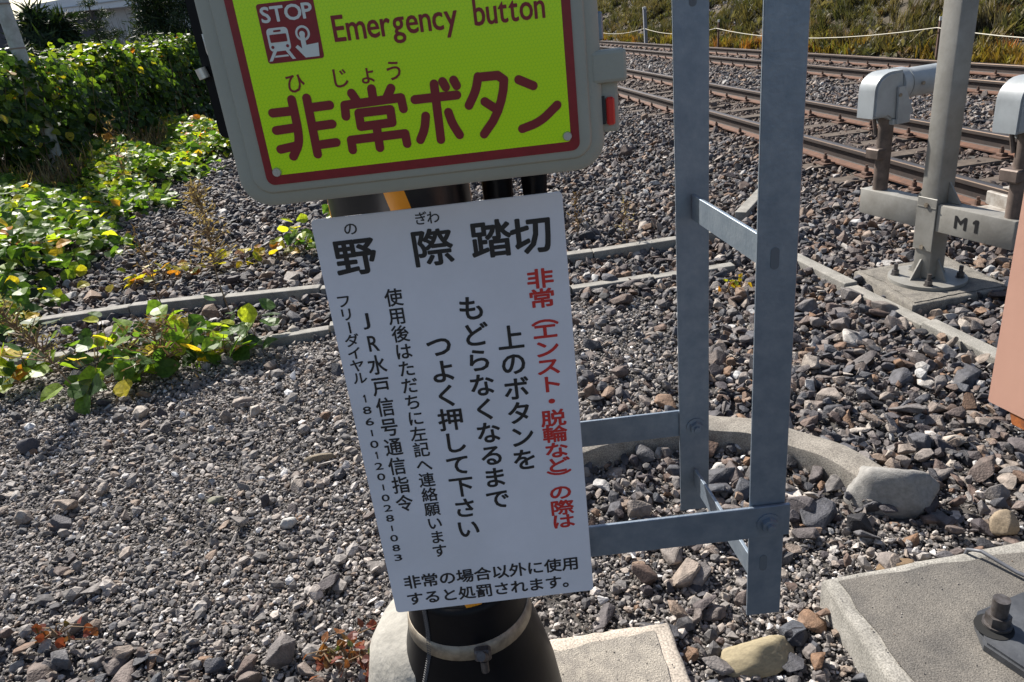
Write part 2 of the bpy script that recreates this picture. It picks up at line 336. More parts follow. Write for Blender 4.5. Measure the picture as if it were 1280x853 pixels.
# distinctive loose rocks
def big_rock(loc, s, rz, col, label, seed, flat=.6, npts=26, name='rock', cat='rock', col2=None, sub=2, amp=.05):
    m = mat(name + '_stone', col, .8, nscale=14, col2=col2 or tuple(c * .72 for c in col), bump=.5, bscale=70)
    q_ = np.random.default_rng(seed); bm = bmesh.new(); bmesh.ops.create_icosphere(bm, subdivisions=4, radius=1)
    pn_ = q_.normal(0, 1, (15, 3)); pn_ /= np.linalg.norm(pn_, axis=1, keepdims=True); hh_ = q_.uniform(.38, .54, 15)
    for v_ in bm.verts:
        d_ = np.array(v_.co); t_ = np.maximum(pn_ @ d_, 0) / hh_; rr_ = (np.sum(t_ ** 26) + 1e-9) ** (-1 / 26); rr_ = min(rr_, .62)
        rr_ *= 1 + .02 * math.sin(d_[0] * 13 + seed) * math.sin(d_[1] * 11) + .014 * math.sin(d_[2] * 27 + d_[0] * 19) + q_.uniform(-.004, .004); v_.co = Vector(d_ * rr_)
    o = from_bm(name, bm, m, None, R(28)); o.location = loc; o.rotation_euler.z = rz; o.scale = s; return tag(o, label, cat)
big_rock((.512, 1.318, .014), (.185, .085, .065), .1, (.33, .275, .17), 'yellowish rounded rock lying below the tip of the nearer ladder rail', 41, .6)
big_rock((1.105, 1.85, .035), (.225, .17, .20), -.5, (.27, .26, .245), 'pale grey lump of hardened mortar at the end of the curved kerb', 46, .75, name='mortar_lump', cat='lump')
big_rock((1.335, 1.66, .03), (.075, .06, .07), .8, (.30, .235, .16), 'tan block shaped rock behind the right concrete slab', 43, .7)
big_rock((-.792, 2.484, .02), (.11, .032, .035), .12, (.22, .175, .12), 'long flat tan stone left of the white notice', 44, .5)
big_rock((.975, 1.56, .018), (.10, .04, .035), .05, (.22, .145, .08), 'flat rust brown stone just behind the right concrete slab', 45, .5)
big_rock((-.826, 2.082, .018), (.052, .045, .045), .3, (.45, .44, .42), 'nearly white pebble on the fine gravel left of the notice', 47, .8)
big_rock((-2.136, 2.867, .022), (.085, .07, .075), .3, (.085, .08, .09), 'dark grey rock alone on the gravel at the left edge', 48, .7)
big_rock((-1.137, 2.278, .01), (.06, .045, .04), .5, (.28, .27, .20), 'pale yellowish pebble in the middle of the left gravel', 49, .7)

# ---------------------------------------------------------------- kerbs and slabs
m_conc = mat('concrete', (.31, .295, .265), .9, nscale=10, col2=(.20, .19, .17), bump=.3, bscale=200, speck=260)
m_conc2 = mat('rough_concrete', (.23, .21, .18), .95, nscale=24, col2=(.13, .12, .105), bump=.6, bscale=260, detail=8, speck=220)
m_conc_d = mat('dark_concrete', (.17, .155, .135), .92, nscale=7, col2=(.10, .093, .085), bump=.6, bscale=300, detail=8, speck=330)
def kerb(name, pts, wdt, top, seglen, label, jit=.006, cat='kerb', skip=()):
    e = empty(name, (0, 0, 0)); tag(e, label, cat); k = 0
    for (x0, y0), (x1, y1) in zip(pts, pts[1:]):
        L_ = math.hypot(x1 - x0, y1 - y0); nn = max(1, round(L_ / seglen)); a = math.atan2(y1 - y0, x1 - x0)
        for i in range(nn):
            f = (i + .5) / nn; k += 1
            if k in skip: continue
            o = boxo('kerb_stone', (0, 0, 0), (L_ / nn - .006, wdt, top + .14), m_conc, e, .006, 0, 2)
            x, y = x0 + (x1 - x0) * f, y0 + (y1 - y0) * f
            o.location = (x, y, float(gz(x, y)) + top - (top + .14) / 2 + rnd.uniform(-jit, jit)); o.rotation_euler = (rnd.uniform(-.02, .02), rnd.uniform(-.008, .008), a + rnd.uniform(-.012, .012))
    return e
kerb('trough_kerb', UL, .075, .075, .62, 'far concrete kerb of the cable trough crossing the ballast from the vines')
kerb('trough_kerb', LL, .07, .045, .50, 'nearer concrete kerb of the cable trough, between gravel and ballast')
kerb('trough_kerb', KR, .075, .045, .60, 'concrete kerb running towards the camera beside the M 1 post footing')
kerb('trough_kerb', KR2, .08, .06, .60, 'short concrete kerb seen between the two ladder rails')
# curved duct cover
pts = []
for (x0, y0), (x1, y1) in zip(DUCT, DUCT[1:]):
    for k in range(4): pts.append((x0 + (x1 - x0) * k / 4, y0 + (y1 - y0) * k / 4))
pts.append(DUCT[-1]); pts = [((pts[max(i-2,0)][0]+pts[max(i-1,0)][0]+q[0]+pts[min(i+1,len(pts)-1)][0]+pts[min(i+2,len(pts)-1)][0])/5, (pts[max(i-2,0)][1]+pts[max(i-1,0)][1]+q[1]+pts[min(i+1,len(pts)-1)][1]+pts[min(i+2,len(pts)-1)][1])/5) for i, q in enumerate(pts)]
bm = bmesh.new(); loops = []
prof = [(-.062, -.1), (-.060, .060), (-.052, .082), (-.024, .092), (.024, .092), (.052, .082), (.060, .060), (.062, -.1)]
for i, (x, y) in enumerate(pts):
    a, b = pts[max(i - 1, 0)], pts[min(i + 1, len(pts) - 1)]; d = Vector((b[0] - a[0], b[1] - a[1], 0)).normalized(); nn = Vector((-d.y, d.x, 0))
    loops.append([Vector((x, y, float(gz(x, y)))) + nn * q + Vector((0, 0, z + .004 * math.sin(i * .9))) for q, z in prof])
loft(bm, loops); o = from_bm('curved_kerb', bm, mat('duct_mortar', (.27, .245, .21), .9, nscale=18, col2=(.19, .17, .145), bump=.3, bscale=220, speck=220), None, R(50))
tag(o, 'curved rounded concrete kerb arching behind the ladder', 'kerb')
def slab(name, poly, z0, z1, label, rimm, topm, inset=.03):
    bm = bmesh.new(); n_ = len(poly); cx = sum(p[0] for p in poly) / n_; cy = sum(p[1] for p in poly) / n_
    P2 = []
    for i in range(n_):
        a, b = Vector(poly[i]), Vector(poly[(i + 1) % n_])
        for k in range(14):
            q = a.lerp(b, k / 14); P2.append((q.x + rnd.uniform(-.003, .003), q.y + rnd.uniform(-.003, .003)))
    sh = lambda p, d: (p[0] + (cx - p[0]) * d / max(.01, math.hypot(cx - p[0], cy - p[1])), p[1] + (cy - p[1]) * d / max(.01, math.hypot(cx - p[0], cy - p[1])))
    loft(bm, [[(*p, z0) for p in P2], [(*p, z1 - .012) for p in P2], [(*sh(p, .004), z1 - .004) for p in P2], [(*sh(p, .013), z1) for p in P2], [(*sh(p, inset), z1) for p in P2]], True, True)
    o = from_bm(name, bm, rimm, None, R(40)); tag(o, label, 'slab')
    bm = bmesh.new(); P3 = [sh(p, inset + rnd.uniform(.0, .014)) for p in P2]; prism(bm, P3, z1 - .02, z1 + .004); from_bm('rough_top', bm, topm, o)
    return o
slab('concrete_slab', SLAB_R, -.12, .095, 'dark rough concrete slab in the lower right corner carrying the bolted base plate', m_conc, m_conc_d, .035)
slab('concrete_slab', SLAB_C, -.12, .045, 'pale concrete slab at the foot of the striped pole', mat('pale_concrete', (.46, .405, .34), .9, nscale=9, col2=(.36, .315, .265), bump=.25, bscale=200, speck=200), mat('pale_rough_concrete', (.33, .30, .255), .95, nscale=30, col2=(.22, .20, .175), bump=.7, bscale=300, detail=8, speck=330), .045)
slab('concrete_footing', SLAB_M, -.15, .055, 'square concrete footing under the round plate of the M 1 post', m_conc2, m_conc2, .03)['category'] = 'footing'
# rounded footing under the pole
bm = bmesh.new(); lathe(bm, [(.205, -.1), (.202, .12), (.195, .24), (.178, .33), (.150, .380), (.11, .404), (.06, .412)], (-.190, 1.18), 40)
for v in bm.verts:
    q = math.sin(v.co.x * 31 + v.co.z * 17) * math.sin(v.co.y * 27 + v.co.z * 11); v.co.x += q * .004; v.co.y += q * .004
tag(from_bm('pole_footing', bm, mat('footing_concrete', (.37, .35, .31), .9, nscale=16, col2=(.27, .255, .225), bump=.5, bscale=70), None, R(60)), 'rounded pale concrete footing that the striped pole stands in', 'footing')

# ---------------------------------------------------------------- striped pole
m_black = mat('black_plastic', (.007, .007, .009), .4, spec=.16, noise=.3, nscale=20, bump=.05, bscale=30)
m_galv = mat('galvanised_steel', (.25, .295, .35), .45, .5, nscale=34, col2=(.185, .23, .285), bump=.12, bscale=150, detail=10)
m_orange = mat('orange_reflective', (.72, .30, .02), .45)
m_steel = mat('stainless_band', (.36, .31, .24), .5, .4, nscale=40, col2=(.20, .165, .125))
m_bolt = mat('dark_bolt', (.13, .12, .12), .55, .6, nscale=50, col2=(.07, .06, .055))
PC = (-.143, 1.12)
def stripe_mat():
    m = bpy.data.materials.new('pole_stripes'); m.use_nodes = True; t = m.node_tree; b = t.nodes['Principled BSDF']; L = t.links.new
    g = t.nodes.new('ShaderNodeNewGeometry'); s = t.nodes.new('ShaderNodeSeparateXYZ'); L(g.outputs['Position'], s.inputs[0])
    def M(op, a, b_=None):
        q = t.nodes.new('ShaderNodeMath'); q.operation = op
        for i, v_ in enumerate((a, b_)):
            if v_ is None: continue
            if isinstance(v_, (int, float)): q.inputs[i].default_value = v_
            else: L(v_, q.inputs[i])
        return q.outputs[0]
    ang = M('ARCTAN2', M('SUBTRACT', s.outputs['X'], PC[0]), M('SUBTRACT', PC[1], s.outputs['Y']))   # 0 faces the camera, grows to the right
    h = M('ADD', s.outputs['Z'], M('MULTIPLY', ang, .45)); ph = M('FRACT', M('DIVIDE', M('ADD', h, .627), .67))
    r = t.nodes.new('ShaderNodeValToRGB'); r.color_ramp.interpolation = 'CONSTANT'; e = r.color_ramp.elements
    e[0].position = 0; e[0].color = (.014, .014, .016, 1); e[1].position = .82; e[1].color = (.74, .30, .02, 1); L(ph, r.inputs[0])
    L(r.outputs[0], b.inputs['Base Color']); b.inputs['Roughness'].default_value = .32; return m
bm = bmesh.new(); tube(bm, (*PC, .36), (*PC, 3.2), .108, .105, 40)
pole = from_bm('warning_pole', bm, stripe_mat(), None, R(40)); tag(pole, 'thick round pole wrapped in black and orange stripes behind the white notice', 'pole')
bm = bmesh.new(); lathe(bm, [(.190, .05), (.168, .20), (.156, .30), (.138, .38), (.1205, .445), (.113, .50), (.1115, .54), (.110, .557)], PC, 48); cover = from_bm('cable_cover', bm, m_black, pole, R(40))
bm = bmesh.new()
for zz in np.arange(.30, .55, .005):
    rr_ = np.interp(zz, [.30, .38, .445, .50, .66], [.156, .138, .1205, .113, .110]) + .0006; a = R(-128 + (0 if zz > .45 else -(.45 - zz) * 70)); box(bm, (PC[0] + rr_ * math.cos(a), PC[1] + rr_ * math.sin(a), zz), (.009, .0022, .0042), Matrix.Rotation(a + math.pi / 2, 3, 'Z'))
from_bm('zip_strip', bm, mat('zip_grey', (.075, .075, .08), .6), cover)
bm = bmesh.new(); lathe(bm, [(.1200, .448), (.1218, .4484), (.1180, .4775), (.1150, .478)], PC, 48); band = from_bm('clamp_band', bm, m_steel, pole, R(30))
a = R(-78); bc = Vector((PC[0] + .127 * math.cos(a), PC[1] + .127 * math.sin(a), .464))
bm = bmesh.new(); box(bm, bc, (.030, .018, .026), None, .004); tube(bm, bc + Vector((-.002, -.018, .012)), bc + Vector((.004, -.006, -.002)), .009, n=8); tube(bm, bc + Vector((.001, -.008, -.034)), bc + Vector((.001, -.006, -.010)), .0075, n=8); from_bm('band_buckle', bm, m_bolt, band)
bm = bmesh.new(); path_tube(bm, [(-.06, 1.11, .80), (-.015, 1.10, .86), (.003, 1.10, .96), (.005, 1.10, 1.3), (.005, 1.10, 2.4)], [.024] * 5, 14); from_bm('cable_conduit', bm, m_black, pole, R(40))
bm = bmesh.new(); path_tube(bm, [(-.04, 1.10, .96), (.03, 1.07, 1.0), (.055, 1.06, 1.08), (.058, 1.06, 1.3), (.058, 1.06, 2.4)], .020, 14); from_bm('cable_conduit', bm, m_black, pole, R(40))

# ---------------------------------------------------------------- ladder hung on the pole
LXr, LYr, LXl, LYl = (.349, .406), .965, (.308, .366), 1.25
lad = empty('ladder', (.35, 1.1, .4)); tag(lad, 'galvanised angle iron ladder hung on the pole, its lower end above the gravel', 'ladder')
lo = Vector((.35, 1.1, .4))
def lobj(name, bm, m, parent, sm_=None): o = from_bm(name, bm, m, parent, sm_); o.location = -lo if parent is lad else (0, 0, 0); return o
def angle_iron(x0, x1, y, z0, z1, depth, side, parent, bottom_skew=.0):
    bm = bmesh.new(); tk = .005
    if side < 0: poly = [(x0, y), (x1, y), (x1, y + tk), (x0 + tk, y + tk), (x0 + tk, y + depth), (x0, y + depth)]
    else: poly = [(x0, y), (x1, y), (x1, y + depth), (x1 - tk, y + depth), (x1 - tk, y + tk), (x0, y + tk)]
    prism(bm, poly, z0, z1); bmesh.ops.bevel(bm, geom=[e for e in bm.edges], offset=.0009, segments=1, affect='EDGES')
    return lobj('side_rail', bm, m_galv, parent)
r1 = angle_iron(*LXr, LYr, .512, 2.9, .052, 1, lad); r2 = angle_iron(*LXl, LYl, .528, 2.9, .05, 1, lad)
def hexbolt(bm, c, d, r=.013, h=.009):
    c, d = Vector(c), Vector(d).normalized(); tube(bm, c, c + d * .002, r * 1.45, n=20); tube(bm, c + d * .002, c + d * (.002 + h), r, n=6); tube(bm, c + d * .006, c + d * (.008 + h), r * .5, n=10)
def flat_bar(x0, x1, y, z, h, parent=lad):
    bm = bmesh.new(); box(bm, ((x0 + x1) / 2, y, z), (x1 - x0, .006, h), None, .0009)
    return lobj('bracket_bar', bm, m_galv, parent)
b1 = flat_bar(.020, .412, LYr - .0045, .714, .060); b2 = flat_bar(.020, .352, LYl + .0085, .734, .057)
bm = bmesh.new(); hexbolt(bm, (.377, LYr - .0078, .712), (0, -1, 0)); lobj('bolt', bm, m_galv, b1)
bm = bmesh.new(); hexbolt(bm, (.340, LYl - .0005, .727), (0, -1, 0)); lobj('bolt', bm, m_galv, b2)
m_slot = mat('slot_hole', (.12, .14, .16), .7)
def slot(x, y, z, parent):
    bm = bmesh.new(); prism(bm, rrect(x - .006, x + .006, z - .016, z + .016, .0059), y - .0008, y + .0002, 'Y'); lobj('bolt_slot', bm, m_slot, parent)
slot(.374, LYr, .625, r1); slot(.374, LYr, 1.157, r1); slot(.340, LYl, 1.5, r2)
for z0 in (1.168, .610, 1.73):     # rungs run from one side rail to the other
    a_, b_ = Vector((.337, LYl - .004, z0)), Vector((.358, LYr + .010, z0)); d = b_ - a_; ang = math.atan2(d.y, d.x)
    bm = bmesh.new(); Mz = Matrix.Rotation(ang, 3, 'Z'); box(bm, (a_ + b_) / 2, (d.length, .006, .044), Mz, .0009); lobj('rung', bm, m_galv, lad)
# clamp round the pole that the bars are fixed to
bm = bmesh.new(); lathe(bm, [(.1135, .700), (.1175, .700), (.1175, .745), (.1135, .745)], PC, 40)
box(bm, (.0, 1.12, .722), (.04, .27, .045), None, .002); lobj('pole_clamp', bm, m_galv, lad, R(40))

# ---------------------------------------------------------------- lettering
_cu = bpy.data.curves.new('glyphs', 'FONT'); _to = bpy.data.objects.new('glyphs', _cu); C.objects.link(_to); _gc = {}
def glyph(ch, off=0.0, res=3):
    k = (ch, off)
    if k not in _gc:
        _cu.body = ch; _cu.offset = off; _cu.resolution_u = res; bpy.context.view_layer.update()
        me = _to.evaluated_get(bpy.context.evaluated_depsgraph_get()).to_mesh()
        _gc[k] = (np.array([tuple(v.co)[:2] for v in me.vertices]).reshape(-1, 2), [tuple(p.vertices) for p in me.polygons]); _to.evaluated_get(bpy.context.evaluated_depsgraph_get()).to_mesh_clear()
    return _gc[k]
ONE = (np.array([(.0, 0), (.13, 0), (.13, .68), (.0, .68), (-.12, .56), (-.12, .47), (.0, .55)]) + np.array([.49, 0]), [tuple(range(7))])
def lettering(glyphs, y, m, parent, name='lettering'):
    """glyphs: (char, cx, cz, w, h, boldness, mode) in metres on the plane y=const facing -Y; bold print = the glyph laid down in shifted passes"""
    V, F = [], []
    for ch, cx, cz, w_, h_, off, mode in glyphs:
        if ch == '|':
            n0 = len(V); V += [(cx - w_, y, cz - h_), (cx + w_, y, cz - h_), (cx + w_, y, cz + h_), (cx - w_, y, cz + h_)]; F.append((n0, n0 + 1, n0 + 2, n0 + 3)); continue
        g, f = ONE if ch == '1' else glyph(ch)
        if not len(g): continue
        if mode == 'em': q = (g - np.array([.5, .357])) * np.array([w_, h_])
        elif mode == 'rot': q = (g - np.array([.5, .357])); q = np.stack([q[:, 1] * w_, -q[:, 0] * h_], 1)
        else: mn, mx = g.min(0), g.max(0); q = (g - (mn + mx) / 2) / np.maximum(mx - mn, 1e-6) * np.array([w_, h_])
        sz = (w_ + h_) / 2 if mode != 'box' else .02
        for k in range(8):
            n0 = len(V); dx, dz = math.cos(k * math.pi / 4 + .39) * off * sz, math.sin(k * math.pi / 4 + .39) * off * sz
            V += [(cx + a + dx, y - k * 2.5e-5, cz + b + dz) for a, b in q]; F += [tuple(n0 + i for i in p) for p in f]
    return from_py(name, V, F, m, parent)
def column(chars, x, z0, z1, w_, h_, off, y, m, parent, zs=None):
    out = []
    for i, ch in enumerate(chars):
        z = zs[i] if zs else z0 + (z1 - z0) * i / (len(chars) - 1)
        if ch in '（）': out.append(('（' if ch == '（' else '）', x, z, w_, h_, off, 'rot'))
        elif ch == 'ー': out.append((ch, x, z, w_, h_, off, 'rot'))
        elif ch == '|': out.append((ch, x, z, .0012, .0052, 0, 'em'))
        elif ch.isdigit(): out.append((ch, x, z, .0115 if ch != '1' else .003, .0118, off, 'box'))
        elif ch in 'JR': out.append((ch, x + (.001 if ch == 'R' else -.003), z, w_ * (.52 if ch == 'R' else .34), h_ * .72, off, 'box'))
        else: out.append((ch, x, z, w_, h_, off, 'em'))
    return lettering(out, y, m, parent)
SY = .93
m_board = mat('white_enamel', (.81, .81, .87), .24, nscale=9, col2=(.75, .75, .80), bump=.03, bscale=12, detail=8)
m_ink = mat('black_ink', (.018, .018, .02), .4); m_red = mat('red_ink', (.62, .035, .03), .4)
board = empty('notice_board', (-.076, SY, .64)); tag(board, 'white notice with black and red Japanese text fixed below the yellow button box', 'notice'); bl = Vector((-.076, SY, .64))
bm = bmesh.new(); prism(bm, rrect(-.2362, .0848, .6405, 1.2915, .006), SY, SY + .0035, 'Y'); bmesh.ops.bevel(bm, geom=[e for e in bm.edges if abs(e.verts[0].co.y - e.verts[1].co.y) < 1e-5], offset=.0008, segments=2, affect='EDGES')
pn = from_bm('panel', bm, m_board, board); pn.location = -bl
bm = bmesh.new()
bm.free()
for z in (.80, 1.12):
    bm = bmesh.new(); box(bm, (-.14, SY + .012, z), (.15, .016, .03), None, .002); box(bm, (-.14, SY + .050, z), (.06, .07, .03), None, .002); o = from_bm('mounting_bracket', bm, m_galv, board); o.location = -bl
LY = SY - .0004
lettering([('野', -.1889, 1.2374, .056, .052, .026, 'em'), ('際', -.0887, 1.2376, .056, .052, .022, 'em'), ('踏', -.0118, 1.2396, .055, .052, .025, 'em'), ('切', .0408, 1.2388, .055, .052, .027, 'em')], LY, m_ink, pn)
lettering([('の', -.188, 1.275, .0195, .0185, .012, 'em'), ('ぎ', -.0975, 1.2777, .0175, .018, .012, 'em'), ('わ', -.0815, 1.2774, .0175, .018, .012, 'em')], LY, m_ink, pn)
RZS = [1.179, 1.151, 1.1255, 1.1029, 1.0763, 1.049, 1.021, .9937, .966, .9392, .9118, .8859, .8637, .837, .8088, .7833]
column('非常（エンスト・脱輪など）の際は', .0465, 0, 0, .0375, .0285, .026, LY, m_red, pn, RZS)
column('上のボタンを', -.0015, 1.0988, .9018, .038, .039, .022, LY, m_ink, pn)
column('もどらなくなるまで', -.049, 1.1482, .8378, .038, .038, .022, LY, m_ink, pn)
column('つよく押して下さい', -.1, 1.0986, .7899, .038, .038, .022, LY, m_ink, pn)
column('使用後はただちに左記へ連絡願います', -.1494, 1.1762, .7545, .0245, .0262, .017, LY, m_ink, pn)
column('JR水戸信号通信指令', -.1888, 1.1475, .8496, .0265, .0315, .017, LY, m_ink, pn)
column('フリーダイヤル', -.2157, 1.1792, 1.0648, .021, .020, .017, LY, m_ink, pn)
column('186|0120|028|083', -.215, 1.0325, .7508, 0, 0, .012, LY, m_ink, pn)
for tx, x0, x1, z in (('非常の場合以外に使用', -.2012, .0513, .6995), ('すると処罰されます。', -.202, .0495, .6655)):
    lettering([(c, x0 + (x1 - x0) * i / 9, z + .0005 * i / 9, .0285, .0275, .020, 'em') for i, c in enumerate(tx)], LY, m_ink, pn)

# ---------------------------------------------------------------- emergency button box
BY = .84
m_case = mat('grey_beige_casing', (.38, .378, .315), .55, noise=.08, nscale=12, bump=.12, bscale=300)
m_case2 = mat('grey_back_casing', (.27, .31, .32), .5, noise=.08, nscale=12)
m_frame = mat('red_film', (.27, .008, .016), .35, nscale=90, col2=(.22, .006, .012))
def yellow_mat():
    m = bpy.data.materials.new('yellow_honeycomb_film'); m.use_nodes = True; t = m.node_tree; b = t.nodes['Principled BSDF']; L = t.links.new
    g = t.nodes.new('ShaderNodeNewGeometry'); s = t.nodes.new('ShaderNodeSeparateXYZ'); L(g.outputs['Position'], s.inputs[0])
    def M(op, a, b_=None):
        q = t.nodes.new('ShaderNodeMath'); q.operation = op
        for i, v_ in enumerate((a, b_)):
            if v_ is None: continue
            if isinstance(v_, (int, float)): q.inputs[i].default_value = v_
            else: L(v_, q.inputs[i])
        return q.outputs[0]
    p_ = .0042; q_ = p_ * .866 * 2; ds = []
    for sh in (0, .5):       # two rectangular lattices make one hexagonal lattice
        dx = M('MULTIPLY', M('SUBTRACT', M('FRACT', M('ADD', M('DIVIDE', s.outputs['X'], p_), sh + 100)), .5), p_)
        dz = M('MULTIPLY', M('SUBTRACT', M('FRACT', M('ADD', M('DIVIDE', s.outputs['Z'], q_), sh + 100)), .5), q_)
        ds.append(M('SQRT', M('ADD', M('MULTIPLY', dx, dx), M('MULTIPLY', dz, dz))))
    d = M('DIVIDE', M('MINIMUM', ds[0], ds[1]), p_)
    r = t.nodes.new('ShaderNodeValToRGB'); e = r.color_ramp.elements; e[0].position = .40; e[0].color = (.64, 1.0, .002, 1); e[1].position = .50; e[1].color = (.50, .92, .002, 1); L(d, r.inputs[0])
    L(r.outputs[0], b.inputs['Base Color']); b.inputs['Roughness'].default_value = .25; return m
ebox = empty('emergency_button_box', (-.077, BY, 1.33)); eo = Vector((-.077, BY, 1.33)); tag(ebox, 'grey emergency button box with yellow and red panel mounted on the pole', 'button box')
def eobj(name, bm, m, parent=ebox, s_=None): o = from_bm(name, bm, m, parent, s_); o.location = -eo if parent is ebox else (0, 0, 0); return o
def rr_loop(x0, x1, z0, z1, r, y): return [(a, y, b) for a, b in rrect(x0, x1, z0, z1, r, 8)]
bm = bmesh.new()   # lid: soft outer rim stepping up to the panel seat
loft(bm, [rr_loop(-.286, .131, 1.330, 1.72, .034, BY + .055), rr_loop(-.287, .132, 1.329, 1.721, .035, BY + .022), rr_loop(-.284, .129, 1.332, 1.718, .033, BY + .010), rr_loop(-.278, .123, 1.338, 1.712, .029, BY + .006),
          rr_loop(-.268, .1155, 1.3455, 1.702, .022, BY + .0055), rr_loop(-.2655, .113, 1.348, 1.70, .020, BY + .001), rr_loop(-.262, .110, 1.351, 1.697, .018, BY)])
lid = eobj('lid', bm, m_case, ebox, R(32))
bm = bmesh.new(); loft(bm, [rr_loop(-.279, .124, 1.341, 1.71, .036, BY + .055), rr_loop(-.288, .128, 1.337, 1.715, .042, BY + .060), rr_loop(-.290, .128, 1.337, 1.715, .044, BY + .135), rr_loop(-.272, .112, 1.352, 1.70, .04, BY + .150)]); eobj('back_casing', bm, m_case2, ebox, R(32))
bm = bmesh.new(); box(bm, (-.143, BY + .165, 1.50), (.16, .04, .26), None, .003); eobj('mounting_bracket', bm, m_galv)
bm = bmesh.new(); prism(bm, rrect(-.2508, .1005, 1.3562, 1.688, .009), BY - .0012, BY, 'Y'); frame = eobj('red_frame', bm, m_frame)
bm = bmesh.new(); prism(bm, rrect(-.2420, .0908, 1.3665, 1.678, .004), BY - .0018, BY - .0008, 'Y'); face = eobj('yellow_panel', bm, yellow_mat())
KY = BY - .0022
m_maroon = mat('maroon_ink', (.23, .008, .014), .4)
def strokes(name, lines, hw, y, m, parent, n=10):
    """round-ended brush strokes as flat print; each pass a hair in front of the last"""
    V, F = [], []; k = 0
    for ln in lines:
        for (x0, z0), (x1, z1) in zip(ln, ln[1:]):
            L_ = math.hypot(x1 - x0, z1 - z0); a = math.atan2(z1 - z0, x1 - x0); n0 = len(V); yy = y - .000012 * (k % 50); k += 1
            for i in range(n + 1): t = a + math.pi / 2 + math.pi * i / n; V.append((x0 + hw * math.cos(t), yy, z0 + hw * math.sin(t)))
            for i in range(n + 1): t = a - math.pi / 2 + math.pi * i / n; V.append((x1 + hw * math.cos(t), yy, z1 + hw * math.sin(t)))
            F.append(tuple(range(n0, len(V))))
    return from_py(name, V, F, m, parent)
def smooth_line(p, it=2):
    for _ in range(it):
        q = [p[0]]
        for a, b in zip(p, p[1:]): q += [(a[0] * .75 + b[0] * .25, a[1] * .75 + b[1] * .25), (a[0] * .25 + b[0] * .75, a[1] * .25 + b[1] * .75)]
        p = q + [p[-1]]
    return p
BIG = [
 [smooth_line([(-.2044, 1.4437), (-.2041, 1.4172), (-.2060, 1.398), (-.2156, 1.3850)]), [(-.2275, 1.4324), (-.2062, 1.4323)], [(-.2278, 1.4141), (-.2062, 1.4148)], [(-.2277, 1.3939), (-.209, 1.396)], [(-.1882, 1.4435), (-.1889, 1.3843)], [(-.1871, 1.4335), (-.1654, 1.4338)], [(-.1854, 1.4139), (-.1667, 1.4142)], [(-.1876, 1.3940), (-.1662, 1.3945)]],
 [[(-.1181, 1.4453), (-.1182, 1.4342)], [(-.1400, 1.4432), (-.1355, 1.4342)], [(-.0975, 1.4436), (-.1035, 1.4346)], [(-.1505, 1.4205), (-.1495, 1.4319), (-.0885, 1.4330), (-.0877, 1.4214)], [(-.1362, 1.4222), (-.1018, 1.4222), (-.1021, 1.4085), (-.1365, 1.4080), (-.1362, 1.4222)], [(-.1500, 1.3845), (-.1497, 1.3952), (-.0900, 1.3955), (-.0897, 1.3845)], [(-.1196, 1.4080), (-.1200, 1.3835)]],
 [[(-.0740, 1.4293), (-.0284, 1.4291)], [(-.0512, 1.4428), (-.0522, 1.3846)], smooth_line([(-.0650, 1.4112), (-.0680, 1.398), (-.0745, 1.3870)]), smooth_line([(-.0400, 1.4123), (-.0375, 1.4005), (-.0310, 1.3874)]), [(-.0418, 1.4442), (-.0393, 1.4385)], [(-.0299, 1.4444), (-.0275, 1.4387)]],
 [smooth_line([(-.0035, 1.445), (-.0075, 1.4314), (-.0169, 1.4170)]), smooth_line([(-.0035, 1.4445), (.0245, 1.4440), (.0210, 1.424), (.0110, 1.402), (-.0042, 1.3851)], 1), [(.0006, 1.4190), (.0137, 1.4086)]],
 [[(.0394, 1.4373), (.0545, 1.4295)], smooth_line([(.0382, 1.3861), (.0587, 1.3912), (.0785, 1.4068)])]]
for g in BIG: strokes('lettering', g, .0047, KY, m_maroon, face)
lettering([('ひ', -.1971, 1.4595, .022, .022, .012, 'em'), ('じ', -.1496, 1.4595, .022, .022, .012, 'em'), ('ょ', -.1197, 1.4605, .022, .022, .012, 'em'), ('う', -.0913, 1.4605, .022, .022, .012, 'em')], KY, m_maroon, face)
def latin(txt, x0, x1, zb, cap, off, y, m, parent, gap=.05, space=.3):
    """Latin line fitted between x0 and x1 on the baseline zb"""
    items = []; x = 0; bold, off = off, 0
    for ch in txt:
        g, f = glyph(ch, off); mn, mx = g[:, 0].min(), g[:, 0].max(); items.append((g, f, x - mn)); x += mx - mn + gap
    tot = x - gap; H_ = glyph('E', off)[0][:, 1].max(); V, F = [], []
    for g, f, dx in items:
        for k in range(8):
            ox, oz = math.cos(k * math.pi / 4 + .39) * bold * cap, math.sin(k * math.pi / 4 + .39) * bold * cap
            n0 = len(V); V += [(x0 + (a + dx) / tot * (x1 - x0) + ox, y - k * 2.5e-5, zb + b / H_ * cap + oz) for a, b in g]; F += [tuple(n0 + i for i in p) for p in f]
    return from_py('lettering', V, F, m, parent)
latin('Emergency', -.1468, -.0179, 1.4953, .0245, .017, KY, m_maroon, face, .075)
latin('button', -.0003, .0731, 1.4953, .0245, .017, KY, m_maroon, face, .075)
